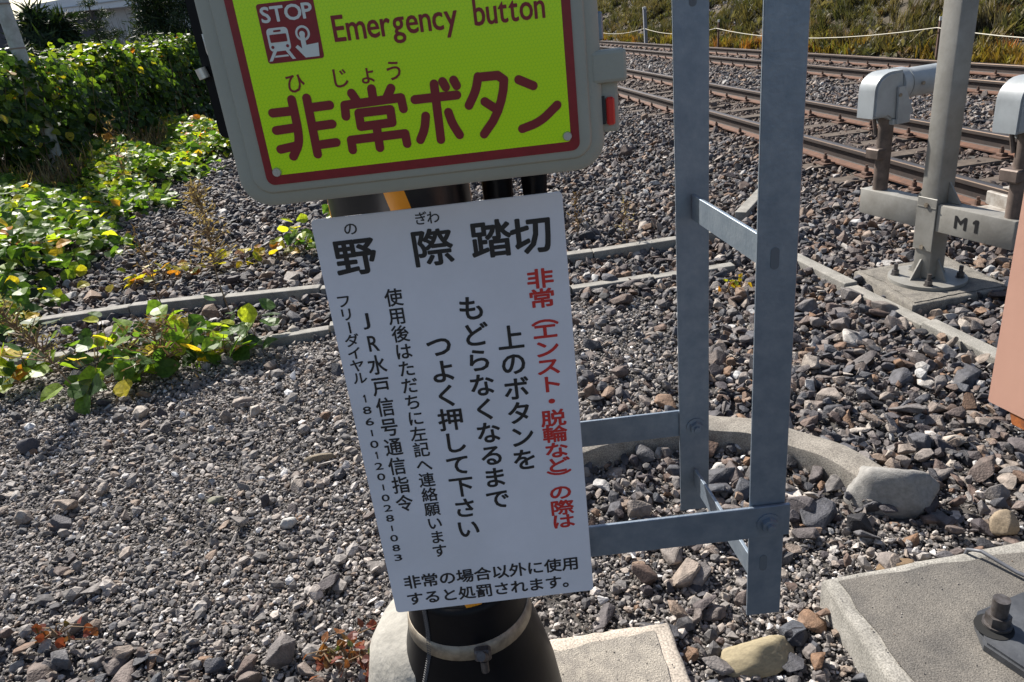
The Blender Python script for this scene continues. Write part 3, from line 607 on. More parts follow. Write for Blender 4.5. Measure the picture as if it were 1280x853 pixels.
# stop pictogram
bm = bmesh.new(); prism(bm, rrect(-.2200, -.1612, 1.4812, 1.5385, .003), BY - .0024, BY - .0019, 'Y'); picto = eobj('stop_pictogram', bm, m_frame, face)
m_pale = mat('pale_print', (.72, .75, .70), .4); m_hole = m_frame; PY = BY - .0027
latin('STOP', -.2168, -.1645, 1.5208, .0140, .035, PY, m_pale, picto, .06)
bm = bmesh.new(); prism(bm, rrect(-.2152, -.1930, 1.4925, 1.5150, .004), PY, PY + .0002, 'Y')
prism(bm, [(-.2125, 1.4925), (-.2085, 1.4925), (-.2150, 1.4835), (-.2185, 1.4835)], PY, PY + .0002, 'Y'); prism(bm, [(-.1995, 1.4925), (-.1957, 1.4925), (-.1905, 1.4835), (-.1940, 1.4835)], PY, PY + .0002, 'Y'); prism(bm, [(-.2110, 1.4885), (-.1980, 1.4885), (-.1970, 1.4867), (-.2120, 1.4867)], PY - .0001, PY + .0001, 'Y')
train = eobj('train_symbol', bm, m_pale, picto)
bm = bmesh.new(); prism(bm, rrect(-.2128, -.1954, 1.5012, 1.5088, .001), PY - .0004, PY - .0002, 'Y'); prism(bm, rrect(-.2080, -.2002, 1.5110, 1.5128, .0008), PY - .0004, PY - .0002, 'Y')
for cx in (-.2118, -.1964): prism(bm, [(cx + .0016 * math.cos(k), 1.4968 + .0016 * math.sin(k)) for k in [i * math.pi / 5 for i in range(10)]], PY - .0004, PY - .0002, 'Y')
eobj('train_window', bm, m_frame, picto)
bm = bmesh.new(); circ = lambda r, cx, cz: [(cx + r * math.cos(k * math.pi / 12), cz + r * math.sin(k * math.pi / 12)) for k in range(24)]
prism(bm, circ(.0075, -.1785, 1.5070), PY, PY + .0002, 'Y'); prism(bm, [(-.1818, 1.5065), (-.1768, 1.5065), (-.1768, 1.4955), (-.1642, 1.4965), (-.1655, 1.4835), (-.1800, 1.4835), (-.1885, 1.4945), (-.1858, 1.4965), (-.1818, 1.4925)], PY - .0009, PY - .0007, 'Y')
hand = eobj('hand_symbol', bm, m_pale, picto)
bm = bmesh.new(); prism(bm, circ(.0052, -.1785, 1.5070), PY - .0004, PY - .0002, 'Y'); eobj('button_symbol', bm, m_frame, picto)
bm = bmesh.new(); prism(bm, circ(.0030, -.1790, 1.5062), PY - .0013, PY - .0011, 'Y'); eobj('finger_tip', bm, m_pale, picto)
for cx, cz in ((-.2374, 1.3700), (.0871, 1.3727)):
    bm = bmesh.new(); tube(bm, (cx, BY - .0022, cz), (cx, BY - .0045, cz), .0052, .0044, 20); box(bm, (cx, BY - .0046, cz), (.0066, .0006, .0012)); box(bm, (cx, BY - .0046, cz), (.0012, .0007, .0066)); eobj('screw', bm, mat('screw_steel', (.5, .5, .48), .4, .8), face)
# latch on the right edge
bm = bmesh.new(); box(bm, (.138, BY + .018, 1.4395), (.040, .026, .034), None, .004, 2); box(bm, (.136, BY + .030, 1.400), (.026, .030, .062), None, .004, 2); eobj('latch', bm, m_case)
bm = bmesh.new(); box(bm, (.1295, BY + .012, 1.394), (.006, .004, .030)); eobj('latch_slot', bm, mat('dark_gap', (.03, .03, .03), .8))
m_rl = mat('red_plastic', (.60, .02, .015), .3)
bm = bmesh.new(); box(bm, (.1385, BY + .012, 1.3925), (.009, .010, .030), None, .002); eobj('red_tab', bm, m_rl)
bm = bmesh.new(); box(bm, (.134, BY + .045, 1.480), (.010, .02, .030), None, .002); eobj('hinge_pin', bm, m_galv)
# dark fittings on the left of the box
spk = empty('black_fitting', (-.385, 1.0, 1.40)); tag(spk, 'black tubular fitting with a bright metal latch left of the button box', 'fitting'); fo = Vector((-.385, 1.0, 1.40))
def fobj(name, bm, m, s_=R(40)): o = from_bm(name, bm, m, spk, s_); o.location = -fo; return o
bm = bmesh.new(); loft(bm, [rr_loop(-.345, -.300, 1.395, 1.62, .010, 1.0), rr_loop(-.345, -.300, 1.395, 1.62, .010, 1.09)]); box(bm, (-.27, 1.06, 1.55), (.16, .03, .04), None, .003); fobj('housing', bm, m_black)
bm = bmesh.new(); box(bm, (-.322, 1.03, 1.376), (.030, .05, .026), None, .004); fobj('cable_gland', bm, mat('violet_grey_plastic', (.09, .085, .13), .6))
bm = bmesh.new(); path_tube(bm, [(-.330, .996, 1.520), (-.329, .994, 1.500), (-.325, .994, 1.485), (-.319, .994, 1.478)], .0042, 8); tube(bm, (-.346, .994, 1.482), (-.343, .994, 1.470), .007, n=10); fobj('latch', bm, mat('bright_metal', (.62, .61, .58), .35, .6))

# ---------------------------------------------------------------- railway tracks
m_rail = mat('rail_rust', (.125, .053, .028), .8, nscale=14, col2=(.075, .034, .02), bump=.3, bscale=60)
m_web = mat('shaded_rail_web', (.04, .026, .021), .7, nscale=12, col2=(.025, .018, .016))  # shade under the rail head put into the colour of web and head sides
m_head = mat('polished_rail_head', (.30, .225, .17), .34, 1, nscale=6, col2=(.26, .19, .14))
m_sleep = mat('weathered_sleeper', (.105, .08, .06), .95, nscale=16, col2=(.06, .044, .034), bump=.6, bscale=50)
m_fast = mat('rusty_fastener', (.13, .07, .045), .85, nscale=40, col2=(.07, .04, .03))
def track(pc, label, smin, smax, sub_max):
    t = empty('railway_track', world(pc, 0, 0)); tag(t, label, 'track'); o0 = t.location.copy(); t.rotation_euler.z = ROT_T   # local X = across, Y = along
    prof = [(-.063, 0), (.063, 0), (.063, .010), (.010, .026), (.008, .108), (.028, .118)]
    for sx in (-.566, .566):
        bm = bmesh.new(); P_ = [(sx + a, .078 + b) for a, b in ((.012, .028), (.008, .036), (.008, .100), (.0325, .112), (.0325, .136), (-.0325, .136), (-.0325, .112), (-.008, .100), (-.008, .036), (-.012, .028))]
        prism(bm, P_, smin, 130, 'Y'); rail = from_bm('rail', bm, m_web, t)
        bm = bmesh.new(); prism(bm, [(sx + a, .078 + b) for a, b in ((-.0635, 0), (.0635, 0), (.0635, .011), (.012, .0278), (-.012, .0278), (-.0635, .011))], smin, 130, 'Y'); from_bm('rail_foot', bm, m_rail, rail)
        bm = bmesh.new(); prism(bm, [(sx + a, .078 + b) for a, b in ((-.0315, .1362), (.0315, .1362), (.029, .142), (.020, .1445), (-.020, .1445), (-.029, .142))], smin, 130, 'Y'); from_bm('rail_head', bm, m_head, rail, R(30))
    bm = bmesh.new(); box(bm, (0, 0, -.055), (2.02, .20, .14), None, .012); me = bpy.data.meshes.new('sleeper'); bm.to_mesh(me); bm.free(); me.materials.append(m_sleep)
    bm = bmesh.new()
    for sx in (-.566, .566):
        box(bm, (sx, 0, .021), (.30, .15, .014), None, .002)
        for q in (-1, 1): box(bm, (sx + q * .088, 0, .040), (.055, .075, .026), None, .006); tube(bm, (sx + q * .094, 0, .05), (sx + q * .094, 0, .085), .017, n=6); tube(bm, (sx + q * .094, 0, .08), (sx + q * .094, 0, .105), .010, n=8)
    fm = bpy.data.meshes.new('rail_fastening'); bm.to_mesh(fm); bm.free(); fm.materials.append(m_fast)
    far = []
    for k in range(int(smin / .6), int(90 / .6)):
        s_ = k * .6
        if s_ > 45:
            far.append(s_); continue
        sl_ = link('sleeper', me, None, t); sl_.location = (rnd.uniform(-.02, .02), s_ + rnd.uniform(-.015, .015), .052 + rnd.uniform(-.004, .004)); sl_.rotation_euler.z = rnd.uniform(-.01, .01)
        if s_ < sub_max: link('rail_fastening', fm, None, sl_)
        else: far.append(('f', s_))
    bm = bmesh.new()
    for q in far:
        if isinstance(q, tuple):
            for sx in (-.566, .566): box(bm, (sx, q[1], .09), (.26, .06, .05))
        else: box(bm, (0, q, .0), (2.0, .2, .12))
    o = from_bm('distant_sleepers', bm, m_sleep, t); o['kind'] = 'stuff'
    return t
tr1 = track(4.066, 'nearer railway track with rusty rails beside the M 1 post', 0, 130, 24)
tr2 = track(7.306, 'farther railway track below the weedy embankment', 0, 130, 24)
bm = bmesh.new(); box(bm, (-.566 - .042, 4.02, .155), (.03, .30, .085), None, .006); box(bm, (-.566, 4.02, .232), (.07, .10, .012), None, .003); box(bm, (-.66, 4.02, .10), (.16, .22, .035), None, .006)
o = from_bm('insulated_joint', bm, mat('pale_insulation', (.36, .34, .31), .7, nscale=20, col2=(.22, .19, .16)), tr1)

# ---------------------------------------------------------------- M 1 detector post
m_m1 = mat('weathered_grey_paint', (.27, .262, .24), .55, .1, nscale=7, col2=(.20, .19, .17), bump=.12, bscale=60)
m_m1b = mat('pale_blue_grey_housing', (.34, .365, .38), .45, nscale=10, col2=(.28, .30, .31))
m_dirty = mat('dark_rusty_pipe', (.17, .13, .11), .6, .4, nscale=16, col2=(.09, .07, .06))
MC = Vector((2.135, 3.48, .06)); mp = empty('detector_post', MC); mp.rotation_euler.z = math.atan2(-.26, .83) * -1 * -1
MA = math.atan2(.30, .954)          # beam runs along local Y, seen going from far-left to near-right
mp.rotation_euler.z = MA; tag(mp, 'grey square steel post with a cross beam lettered M 1 and two sensor heads', 'post')
def mobj(name, bm, m, parent=None, s_=None): return from_bm(name, bm, m, parent or mp, s_)
bm = bmesh.new(); box(bm, (0, 0, .93), (.100, .100, 1.82), None, .008, 2); mast = mobj('mast', bm, m_m1, None, R(35))
bm = bmesh.new(); box(bm, (0, 0, 1.842), (.108, .108, .012), None, .002); tube(bm, (0, 0, 1.84), (0, 0, 2.6), .03, n=14); mobj('top_cap', bm, m_dirty)
bm = bmesh.new(); tube(bm, (0, 0, 0), (0, 0, .016), .180, n=40); bp_ = mobj('base_plate', bm, m_m1, None, R(40))
for k in range(4):
    a = R(45 + 90 * k); c = (.145 * math.cos(a), .145 * math.sin(a)); bm = bmesh.new(); tube(bm, (*c, .016), (*c, .019), .022, n=14); tube(bm, (*c, .019), (*c, .042), .018, n=6); tube(bm, (*c, .04), (*c, .075), .010, n=10); from_bm('anchor_bolt', bm, m_bolt, bp_)
for k in range(4):
    a = R(90 * k); bm = bmesh.new(); prism(bm, [(.050, .016), (.115, .016), (.056, .115), (.050, .115)], -.004, .004, 'Y'); bmesh.ops.rotate(bm, verts=bm.verts[:], matrix=Matrix.Rotation(a, 3, 'Z')); mobj('gusset', bm, m_m1)
BT, BB = .402, .270      # beam top and bottom above the plate
bm = bmesh.new()
for y0, y1 in ((.055, .435), (-.455, -.055)): box(bm, (-.005, (y0 + y1) / 2, (BT + BB) / 2), (.095, y1 - y0, BT - BB), None, .005, 2)
beam = mobj('cross_beam', bm, m_m1, None, R(35))
bm = bmesh.new(); box(bm, (-.0555, -.0, (BT + BB) / 2 - .04), (.007, .112, BT - BB + .13), None, .002); box(bm, (-.0595, 0, BT - .02), (.004, .11, .004)); bm2 = bm; mobj('clamp_plate', bm, m_m1)
for (yy, zz) in ((.0, BT - .010), (.0, BB - .09)):
    bm = bmesh.new(); tube(bm, (-.059, yy, zz), (-.066, yy, zz), .012, n=6); mobj('bolt', bm, m_steel)
bm = bmesh.new()
for q in (-1, 1):
    vs = [(q * .052, BT + .002), (q * .125, BT + .002), (q * .052, BT + .100)]
    A = [bm.verts.new((.010, a, z)) for a, z in vs]; B = [bm.verts.new((.018, a, z)) for a, z in vs]; bm.faces.new(A); bm.faces.new(B[::-1])
    for i in range(3): bm.faces.new((A[i], B[i], B[(i + 1) % 3], A[(i + 1) % 3]))
bmesh.ops.recalc_face_normals(bm, faces=bm.faces[:]); mobj('beam_gusset', bm, m_m1)
V, F = [], []
for ch, c0, w_ in (('M', -.190, .060), ('1', -.268, .024)):
  g, f = ONE if ch == '1' else glyph(ch); mn, mx = g.min(0), g.max(0)
  for kk in range(8):
    n0 = len(V); ox, oz = math.cos(kk * .785 + .39) * .003, math.sin(kk * .785 + .39) * .003
    for a, b in g: V.append((-.0531 - kk * .0001, ox + c0 - ((a - (mn[0] + mx[0]) / 2) / (mx[0] - mn[0])) * w_, oz + (BT + BB) / 2 + .004 + ((b - (mn[1] + mx[1]) / 2) / (mx[1] - mn[1])) * .056))
    F += [tuple(n0 + i for i in p) for p in f]
from_py('lettering', V, F, m_ink, beam)
def head(yc, parent):
    e = bmesh.new(); tube(e, (0, yc, BT), (0, yc, BT + .395), .037, n=20); pp = mobj('support_pipe', e, m_dirty, None, R(40))
    e = bmesh.new(); box(e, (-.02, yc + .012, BT + .19), (.09, .09, .055), None, .006); tube(e, (-.03, yc + .03, BT + .28), (-.03, yc + .06, BT + .39), .010, n=8); from_bm('pipe_clamp', e, m_dirty, pp)
    e = bmesh.new()       # hood: rounded outline in the local X-Z plane
    Z0 = BT + .36; prof = [(-.135, Z0 + .02), (-.135, Z0 + .15)] + [(-.135 + .10 - .10 * math.cos(a), Z0 + .15 + .085 * math.sin(a)) for a in [R(15 * i) for i in range(1, 7)]] + [(.03, Z0 + .235), (.045, Z0 + .13), (.05, Z0), (-.02, Z0), (-.05, Z0 + .02)]
    prism(e, prof, yc - .055, yc + .070, 'Y'); bmesh.ops.bevel(e, geom=[q for q in e.edges if abs(q.verts[0].co.y - q.verts[1].co.y) < 1e-5], offset=.010, segments=2, affect='EDGES'); hd = mobj('sensor_hood', e, m_m1b, None, R(45))
    e = bmesh.new(); tube(e, (.045, yc + .008, Z0 + .160), (.42, yc + .008, Z0 + .160), .072, n=32); tube(e, (.03, yc + .008, Z0 + .160), (.075, yc + .008, Z0 + .160), .083, n=32); tube(e, (.09, yc + .008, Z0 + .160), (.105, yc + .008, Z0 + .160), .076, n=32); from_bm('sensor_barrel', e, m_m1b, hd, R(40))
    e = bmesh.new(); prism(e, [(.0, Z0 - .02), (.045, Z0 - .02), (.095, Z0 + .03), (.03, Z0 + .16), (-.01, Z0 + .16)], yc - .072, yc - .060, 'Y'); box(e, (.04, yc, Z0 - .01), (.11, .12, .03), None, .004); from_bm('tilt_bracket', e, m_m1b, hd)
    e = bmesh.new()
    for (bx, bz) in ((.0, Z0 + .12), (.14, Z0 + .16), (.26, Z0 + .16)): tube(e, (bx, yc - .070, bz), (bx, yc - .078, bz), .009, n=8)
    from_bm('cap_screw', e, m_steel, hd)
head(.355, mp); head(-.405, mp)

# ---------------------------------------------------------------- salmon board and base plate, lower right
m_salmon = mat('salmon_paint', (.60, .345, .26), .6, nscale=4, col2=(.56, .315, .235), bump=.08, bscale=30)
pb = empty('salmon_board', (1.0, 1.35, .60)); tag(pb, 'salmon pink metal board with a rusty lower edge at the right border', 'board')
bm = bmesh.new(); prism(bm, rrect(0, .95, .045, 1.05, .006), -.006, .006, 'Y'); o = from_bm('board_sheet', bm, m_salmon, pb)
bm = bmesh.new(); prism(bm, [(.06, .020), (.95, .010), (.95, .046), (.05, .046)], -.004, .004, 'Y'); from_bm('rusty_edge', bm, mat('orange_rust', (.55, .16, .03), .8, nscale=30, col2=(.20, .07, .03)), pb)
bm = bmesh.new(); tube(bm, (.60, .07, -.42), (.60, .07, 1.3), .045, n=20); from_bm('mast', bm, m_m1, pb, R(40))
pb.rotation_euler.z = math.atan2(-.97, .25)
pl = empty('bolted_base_plate', (1.2, 1.2, .10)); tag(pl, 'dark steel base plate with a thick anchor bolt on the right slab', 'base plate')
m_plate = mat('dark_steel_plate', (.10, .105, .115), .5, .3, nscale=14, col2=(.055, .058, .065), bump=.25, bscale=50)
bm = bmesh.new(); prism(bm, [(-.215, .055), (-.235, -.01), (-.150, -.20), (.30, -.32), (.45, .10), (.25, .20), (-.06, .125), (-.19, .085)], 0, .022); bmesh.ops.bevel(bm, geom=[e for e in bm.edges if e.verts[0].co.z > .01 and e.verts[1].co.z > .01], offset=.006, segments=2, affect='EDGES'); plate = from_bm('plate', bm, m_plate, pl)
bm = bmesh.new(); c = (-.188, .030); tube(bm, (*c, .0222), (*c, .0235), .040, n=20); from_bm('bolt_hole', bm, mat('black_hole', (.008, .008, .008), .9), plate)
bm = bmesh.new(); c = (-.178, .035); tube(bm, (*c, .024), (*c, .030), .030, n=24); tube(bm, (*c, .030), (*c, .054), .026, n=6); tube(bm, (*c, .05), (*c, .098), .0175, n=20); ab = from_bm('anchor_bolt', bm, m_bolt, plate, R(35))
bm = bmesh.new(); path_tube(bm, [(1.112, 1.515, .03), (1.118, 1.495, .11), (1.135, 1.47, .122), (1.155, 1.435, .117), (1.178, 1.395, .112), (1.192, 1.368, .115), (1.23, 1.33, .112), (1.33, 1.29, .105), (1.5, 1.27, .104)], .0048, 8)
tag(from_bm('wire', bm, mat('wire_grey', (.10, .105, .12), .4), None, R(60)), 'thin dark wire bending over the back edge of the right slab', 'wire')

# ---------------------------------------------------------------- vines, weeds, hedge
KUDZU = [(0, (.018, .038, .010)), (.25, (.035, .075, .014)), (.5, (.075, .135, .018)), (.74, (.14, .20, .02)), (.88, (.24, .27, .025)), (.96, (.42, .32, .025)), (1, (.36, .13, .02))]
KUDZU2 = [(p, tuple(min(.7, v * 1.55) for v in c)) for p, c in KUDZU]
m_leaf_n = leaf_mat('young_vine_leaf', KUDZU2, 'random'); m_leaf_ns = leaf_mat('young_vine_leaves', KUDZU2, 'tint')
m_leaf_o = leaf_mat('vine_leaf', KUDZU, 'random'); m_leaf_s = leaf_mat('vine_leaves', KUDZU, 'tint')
YEL = [(0, (.10, .14, .02)), (.3, (.32, .29, .025)), (.65, (.46, .33, .02)), (.85, (.34, .14, .02)), (1, (.20, .06, .02))]
m_yel_o = leaf_mat('yellow_leaf', YEL, 'random')
REDL = [(0, (.06, .09, .025)), (.3, (.10, .035, .025)), (.7, (.17, .04, .028)), (1, (.22, .10, .04))]
m_red_o = leaf_mat('red_leaf', REDL, 'random', .3)
DRY = [(0, (.12, .075, .045)), (.4, (.22, .15, .09)), (.7, (.34, .26, .16)), (1, (.16, .17, .07))]
m_dry_s = leaf_mat('dry_weed', DRY, 'tint', .25, .8); m_stem = mat('vine_stem', (.20, .13, .07), .85)
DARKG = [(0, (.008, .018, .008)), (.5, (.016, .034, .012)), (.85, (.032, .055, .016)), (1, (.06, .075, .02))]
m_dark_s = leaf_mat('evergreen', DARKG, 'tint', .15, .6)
def leaf_base(seed, lobes=.0, fold=.18, curl=.15):
    r = random.Random(seed)
    out = [(0, 0), (-.22, .02), (-.42, .22), (-.47, .46), (-.34, .68), (-.17, .88), (0, 1.02), (.17, .88), (.34, .68), (.47, .46), (.42, .22), (.22, .02)]
    V = [(x * r.uniform(.9, 1.08), y, abs(x) * fold - curl * (y - .4) ** 2 + r.uniform(-.03, .03)) for x, y in out]; V += [(0, .35, -.02), (0, .68, -.03)]
    F = [(0, 12, 1), (1, 12, 2), (2, 12, 3), (3, 12, 13), (3, 13, 4), (4, 13, 5), (5, 13, 6), (6, 13, 7), (7, 13, 8), (8, 13, 9), (9, 13, 12), (9, 12, 10), (10, 12, 11), (11, 12, 0)]
    return np.array(V), F
LB = [leaf_base(i, fold=.1 + .12 * (i % 3), curl=.1 + .2 * (i % 2)) for i in range(5)]
BLADE = (np.array([(-.06, 0, 0), (.06, 0, 0), (.045, .55, .05), (-.045, .55, .05), (0, 1, .16)]), [(0, 1, 2, 3), (3, 2, 4)])
def rotmats(nrm, ang):
    """rows X,Y,Z of leaf frames with Z = nrm, spun by ang"""
    nrm = nrm / np.linalg.norm(nrm, axis=1, keepdims=True); a = np.cross(nrm, np.array([0, 0, 1.0]) + rng.normal(0, .01, nrm.shape)); a /= np.linalg.norm(a, axis=1, keepdims=True); b = np.cross(nrm, a)
    c, s_ = np.cos(ang)[:, None], np.sin(ang)[:, None]; x = a * c + b * s_; y = np.cross(nrm, x); return x, y, nrm
def leaves_mesh(name, P, nrm, ang, size, m, parent, bases=LB, tint=None):
    x, y, z = rotmats(nrm, ang); n = len(P); Vs, Fs, Ts = [], [], []; base = 0; which = np.arange(n) % len(bases); tint = rng.random(n) if tint is None else tint
    for bi, (bv, bf) in enumerate(bases):
        k = which == bi; q = np.einsum('vi,nij->nvj', bv, np.stack([x[k], y[k], z[k]], 1)) * size[k][:, None, None] + P[k][:, None, :]
        Vs.append(q.reshape(-1, 3)); cnt = int(k.sum()); nv = len(bv)
        for f in bf: Fs.append((np.array(f)[None, :] + base + np.arange(cnt)[:, None] * nv, k))
        base += cnt * nv
    V = np.concatenate(Vs); faces = []; tt = []
    for f, k in Fs: faces += f.tolist(); tt.append(tint[k])
    me = bpy.data.meshes.new(name); me.from_pydata(V.tolist(), [], faces); a = me.attributes.new('tint', 'FLOAT', 'FACE'); a.data.foreach_set('value', np.concatenate(tt).astype(np.float32))
    me.materials.append(m); o = bpy.data.objects.new(name, me); C.objects.link(o)
    if parent is not None: o.parent = parent
    return o
_lm = {}
def leaf_objs(P, nrm, ang, size, m, parent, name='leaf'):
    x, y, z = rotmats(nrm, ang)
    for i in range(len(P)):
        key = (m.name, i % 5)
        if key not in _lm:
            me = bpy.data.meshes.new(name); me.from_pydata(LB[i % 5][0].tolist(), [], LB[i % 5][1]); me.materials.append(m); _lm[key] = me
        o = bpy.data.objects.new(name, _lm[key]); C.objects.link(o); o.parent = parent; s_ = size[i]
        o.matrix_local = Matrix(((x[i][0] * s_, y[i][0] * s_, z[i][0] * s_, P[i][0]), (x[i][1] * s_, y[i][1] * s_, z[i][1] * s_, P[i][1]), (x[i][2] * s_, y[i][2] * s_, z[i][2] * s_, P[i][2]), (0, 0, 0, 1)))
def split_leaves(P, nrm, size, parent, mo, ms, nmax=300, tint=None):
    ang = rng.uniform(0, 6.283, len(P)); u, v, d = project(P); sc_ = size / d; sc_[(u < 0) | (u > 1280) | (v < 0) | (v > 853)] = 0
    if nmax >= len(P): leaf_objs(P, nrm, ang, size, mo, parent); return
    o_ = np.argsort(-sc_ * rng.uniform(.8, 1.2, len(P))); a, b = o_[:nmax], o_[nmax:]
    leaf_objs(P[a], nrm[a], ang[a], size[a], mo, parent); q = leaves_mesh('small_leaves', P[b], nrm[b], ang[b], size[b], ms, parent, tint=None if tint is None else tint[b]); q['kind'] = 'stuff'
def stems_obj(parent, pairs, rad, m, name='stems'):
    bm = bmesh.new()
    for pts in pairs: path_tube(bm, pts, [rad * (1 - .6 * i / (len(pts) - 1)) for i in range(len(pts))], 5)
    o = from_bm(name, bm, m, parent); return o
def up_normals(n, tilt=.6): q = rng.normal(0, tilt, (n, 3)); q[:, 2] = 1; return q
# kudzu hedge: a long bank of leaves over a wire fence
hg = empty('vine_hedge', (0, 0, 0)); tag(hg, 'tall hedge overgrown with vine leaves running away from the left border', 'hedge')
n = 9500; Yh = rng.uniform(7.0, 19.5, n); zt = 1.52 + .02 * (Yh - 9) + .10 * np.sin(Yh * 1.9) + .06 * np.sin(Yh * 4.7); t = rng.random(n)
front = t < .62; top = ~front
Zh = np.where(front, rng.uniform(0, 1, n) ** .8 * zt, zt + rng.normal(0, .06, n)); bulge = .20 * np.sin(Yh * 2.3 + Zh * 2) * np.sin(Zh * 3.1 + 1) + .1 * np.sin(Yh * 5.1)
Xh = np.where(front, -6.15 + bulge + rng.normal(0, .09, n) - .35 * np.clip(Zh - 1.2, 0, 1) - .35 * np.clip(.5 - Zh, 0, 1), rng.uniform(-7.2, -6.2, n))
Xh = Xh + np.where(front & (Zh > .85), .30 * np.exp(-((Yh - 10.8) / .7) ** 2), 0)
nrm = np.where(front[:, None], np.array([1.0, -.35, .55]), np.array([.15, -.1, 1.0])) + rng.normal(0, .42, (n, 3))
hz = Zh / zt; keep = (hz > .42) | (rng.random(n) < .25 + 1.1 * hz)
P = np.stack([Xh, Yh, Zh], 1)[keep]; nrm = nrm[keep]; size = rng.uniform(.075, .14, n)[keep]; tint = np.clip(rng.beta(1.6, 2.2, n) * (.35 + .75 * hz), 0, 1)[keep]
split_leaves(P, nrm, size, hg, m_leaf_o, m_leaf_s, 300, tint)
st = []
for i in range(150):
    y0 = rnd.uniform(7, 19); x0 = rnd.uniform(-6.7, -6.0); pp = [(x0, y0, 0)]
    for k in range(1, 5): pp.append((pp[-1][0] + rnd.uniform(-.12, .12), pp[-1][1] + rnd.uniform(-.15, .15), k * .36))
    st.append(pp)
stems_obj(hg, st, .008, m_stem)['kind'] = 'stuff'
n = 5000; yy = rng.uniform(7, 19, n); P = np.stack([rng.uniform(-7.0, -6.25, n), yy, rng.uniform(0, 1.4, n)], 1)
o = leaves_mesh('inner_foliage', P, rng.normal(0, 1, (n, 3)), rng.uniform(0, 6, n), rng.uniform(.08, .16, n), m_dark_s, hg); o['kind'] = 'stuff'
# brown dead brush at the foot of the hedge
n = 2600; yy = rng.uniform(7.5, 15, n); P = np.stack([rng.uniform(-6.3, -5.55, n), yy, rng.uniform(0, .12, n)], 1); br = empty('dead_brush', (0, 0, 0)); tag(br, 'brown dead brush in front of the foot of the vine hedge', 'brush', kind='stuff')
o = leaves_mesh('dry_stalks', P, np.stack([rng.normal(0, 1, n), rng.normal(0, 1, n), rng.normal(0, .35, n)], 1), np.where(rng.random(n) < .5, 0, math.pi) + rng.normal(0, .4, n), rng.uniform(.2, .55, n), m_dry_s, br, [(BLADE[0] * np.array([.35, 1, 1]), BLADE[1])]); o['kind'] = 'stuff'
br['kind'] = 'stuff'
# ground vines spreading from the hedge over the ballast
gv = empty('ground_vine', (0, 0, 0)); tag(gv, 'broad green vine patch creeping over the ballast at the left border', 'vine')
def vine_cover(n, xr, yr, edge, hmax):
    x = rng.uniform(*xr, n); y = rng.uniform(*yr, n); d = edge(x, y); k = (d > 0) & (rng.random(n) < .25 + d * 2.5); x, y, d = x[k], y[k], d[k]
    h = hmax * np.clip(d * 2.0, .12, 1) * (.55 + .45 * np.sin(x * 3.1 + y * 2.2)); z = gz(x, y) + .02 + h * rng.uniform(.35, 1.1, len(x)) + .02; return np.stack([x, y, z], 1)
edge = lambda x, y: (-3.0 - .30 * np.clip(y - 5.0, 0, 20) * np.exp(-np.clip(y - 5, 0, 20) * .12) - x + .22 * np.sin(y * 3.3) + .12 * np.sin(y * 8.1)) * sm(4.2, 4.5, y)
P = vine_cover(11500, (-6.6, -2.6), (4.2, 16), edge, .40); n = len(P)
split_leaves(P, up_normals(n, .5) + np.array([.15, -.25, 0]), rng.uniform(.075, .135, n), gv, m_leaf_n, m_leaf_ns, 300, np.clip(rng.beta(2.2, 2.2, n) + .02 * (P[:, 1] - 6), 0, 1))
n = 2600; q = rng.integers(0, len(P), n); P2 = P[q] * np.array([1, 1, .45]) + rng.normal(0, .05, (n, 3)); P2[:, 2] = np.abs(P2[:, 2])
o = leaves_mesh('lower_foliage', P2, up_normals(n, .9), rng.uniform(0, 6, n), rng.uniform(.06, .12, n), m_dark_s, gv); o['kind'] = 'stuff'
def runner(label, pts, nleaf, spread, size, mo, lift=.05, name='vine', cat='vine', hscale=.10, tilt=.55, seed=1):
    """a creeping vine: stem over the ground, every leaf a part on its own short stalk"""
    r = random.Random(seed); e = empty(name, (pts[0][0], pts[0][1], 0)); tag(e, label, cat); o0 = Vector((pts[0][0], pts[0][1], 0)); P, st = [], []
    line = [(x - o0.x, y - o0.y, float(gz(x, y)) + .03 + r.uniform(0, .02)) for x, y in pts]; st.append(line)
    for i in range(nleaf):
        f = r.uniform(0, len(line) - 1.001); k = int(f); a, b = Vector(line[k]), Vector(line[k + 1]); p = a.lerp(b, f - k); q = p + Vector((r.gauss(0, spread), r.gauss(0, spread), lift + abs(r.gauss(0, hscale)))); P.append(tuple(q))
        if i % 2 == 0: st.append([tuple(p), tuple((p + q) / 2 + Vector((0, 0, .02))), tuple(q)])
    P = np.array(P); stems_obj(e, st, .0032, m_stem, 'stem'); leaf_objs(P, up_normals(len(P), tilt) + np.array([.1, -.3, 0]), rng.uniform(0, 6.28, len(P)), rng.uniform(*size, len(P)), mo, e); return e
runner('bright green vine clump in front of the trough kerb, left of the notice', [(-2.10, 3.38), (-1.92, 3.50), (-1.72, 3.58), (-1.52, 3.66), (-1.34, 3.70)], 95, .09, (.075, .125), m_leaf_n, .03, hscale=.075, seed=3)
runner('leafy vine tangle between the trough kerbs in the left middle', [(-2.45, 3.72), (-2.1, 3.85), (-1.85, 3.9), (-1.62, 3.72)], 50, .09, (.07, .12), m_leaf_n, .04, hscale=.09, seed=4)
runner('small green vine sprig at the left border on the gravel edge', [(-2.85, 3.50), (-2.68, 3.56), (-2.52, 3.50), (-2.38, 3.6)], 36, .07, (.08, .12), m_leaf_n, .03, hscale=.06, seed=5)
runner('single low vine shoot with two leaves lying on the gravel', [(-2.12, 3.24), (-2.04, 3.27), (-2.0, 3.3)], 5, .035, (.10, .13), m_leaf_n, .01, hscale=.03, seed=6)
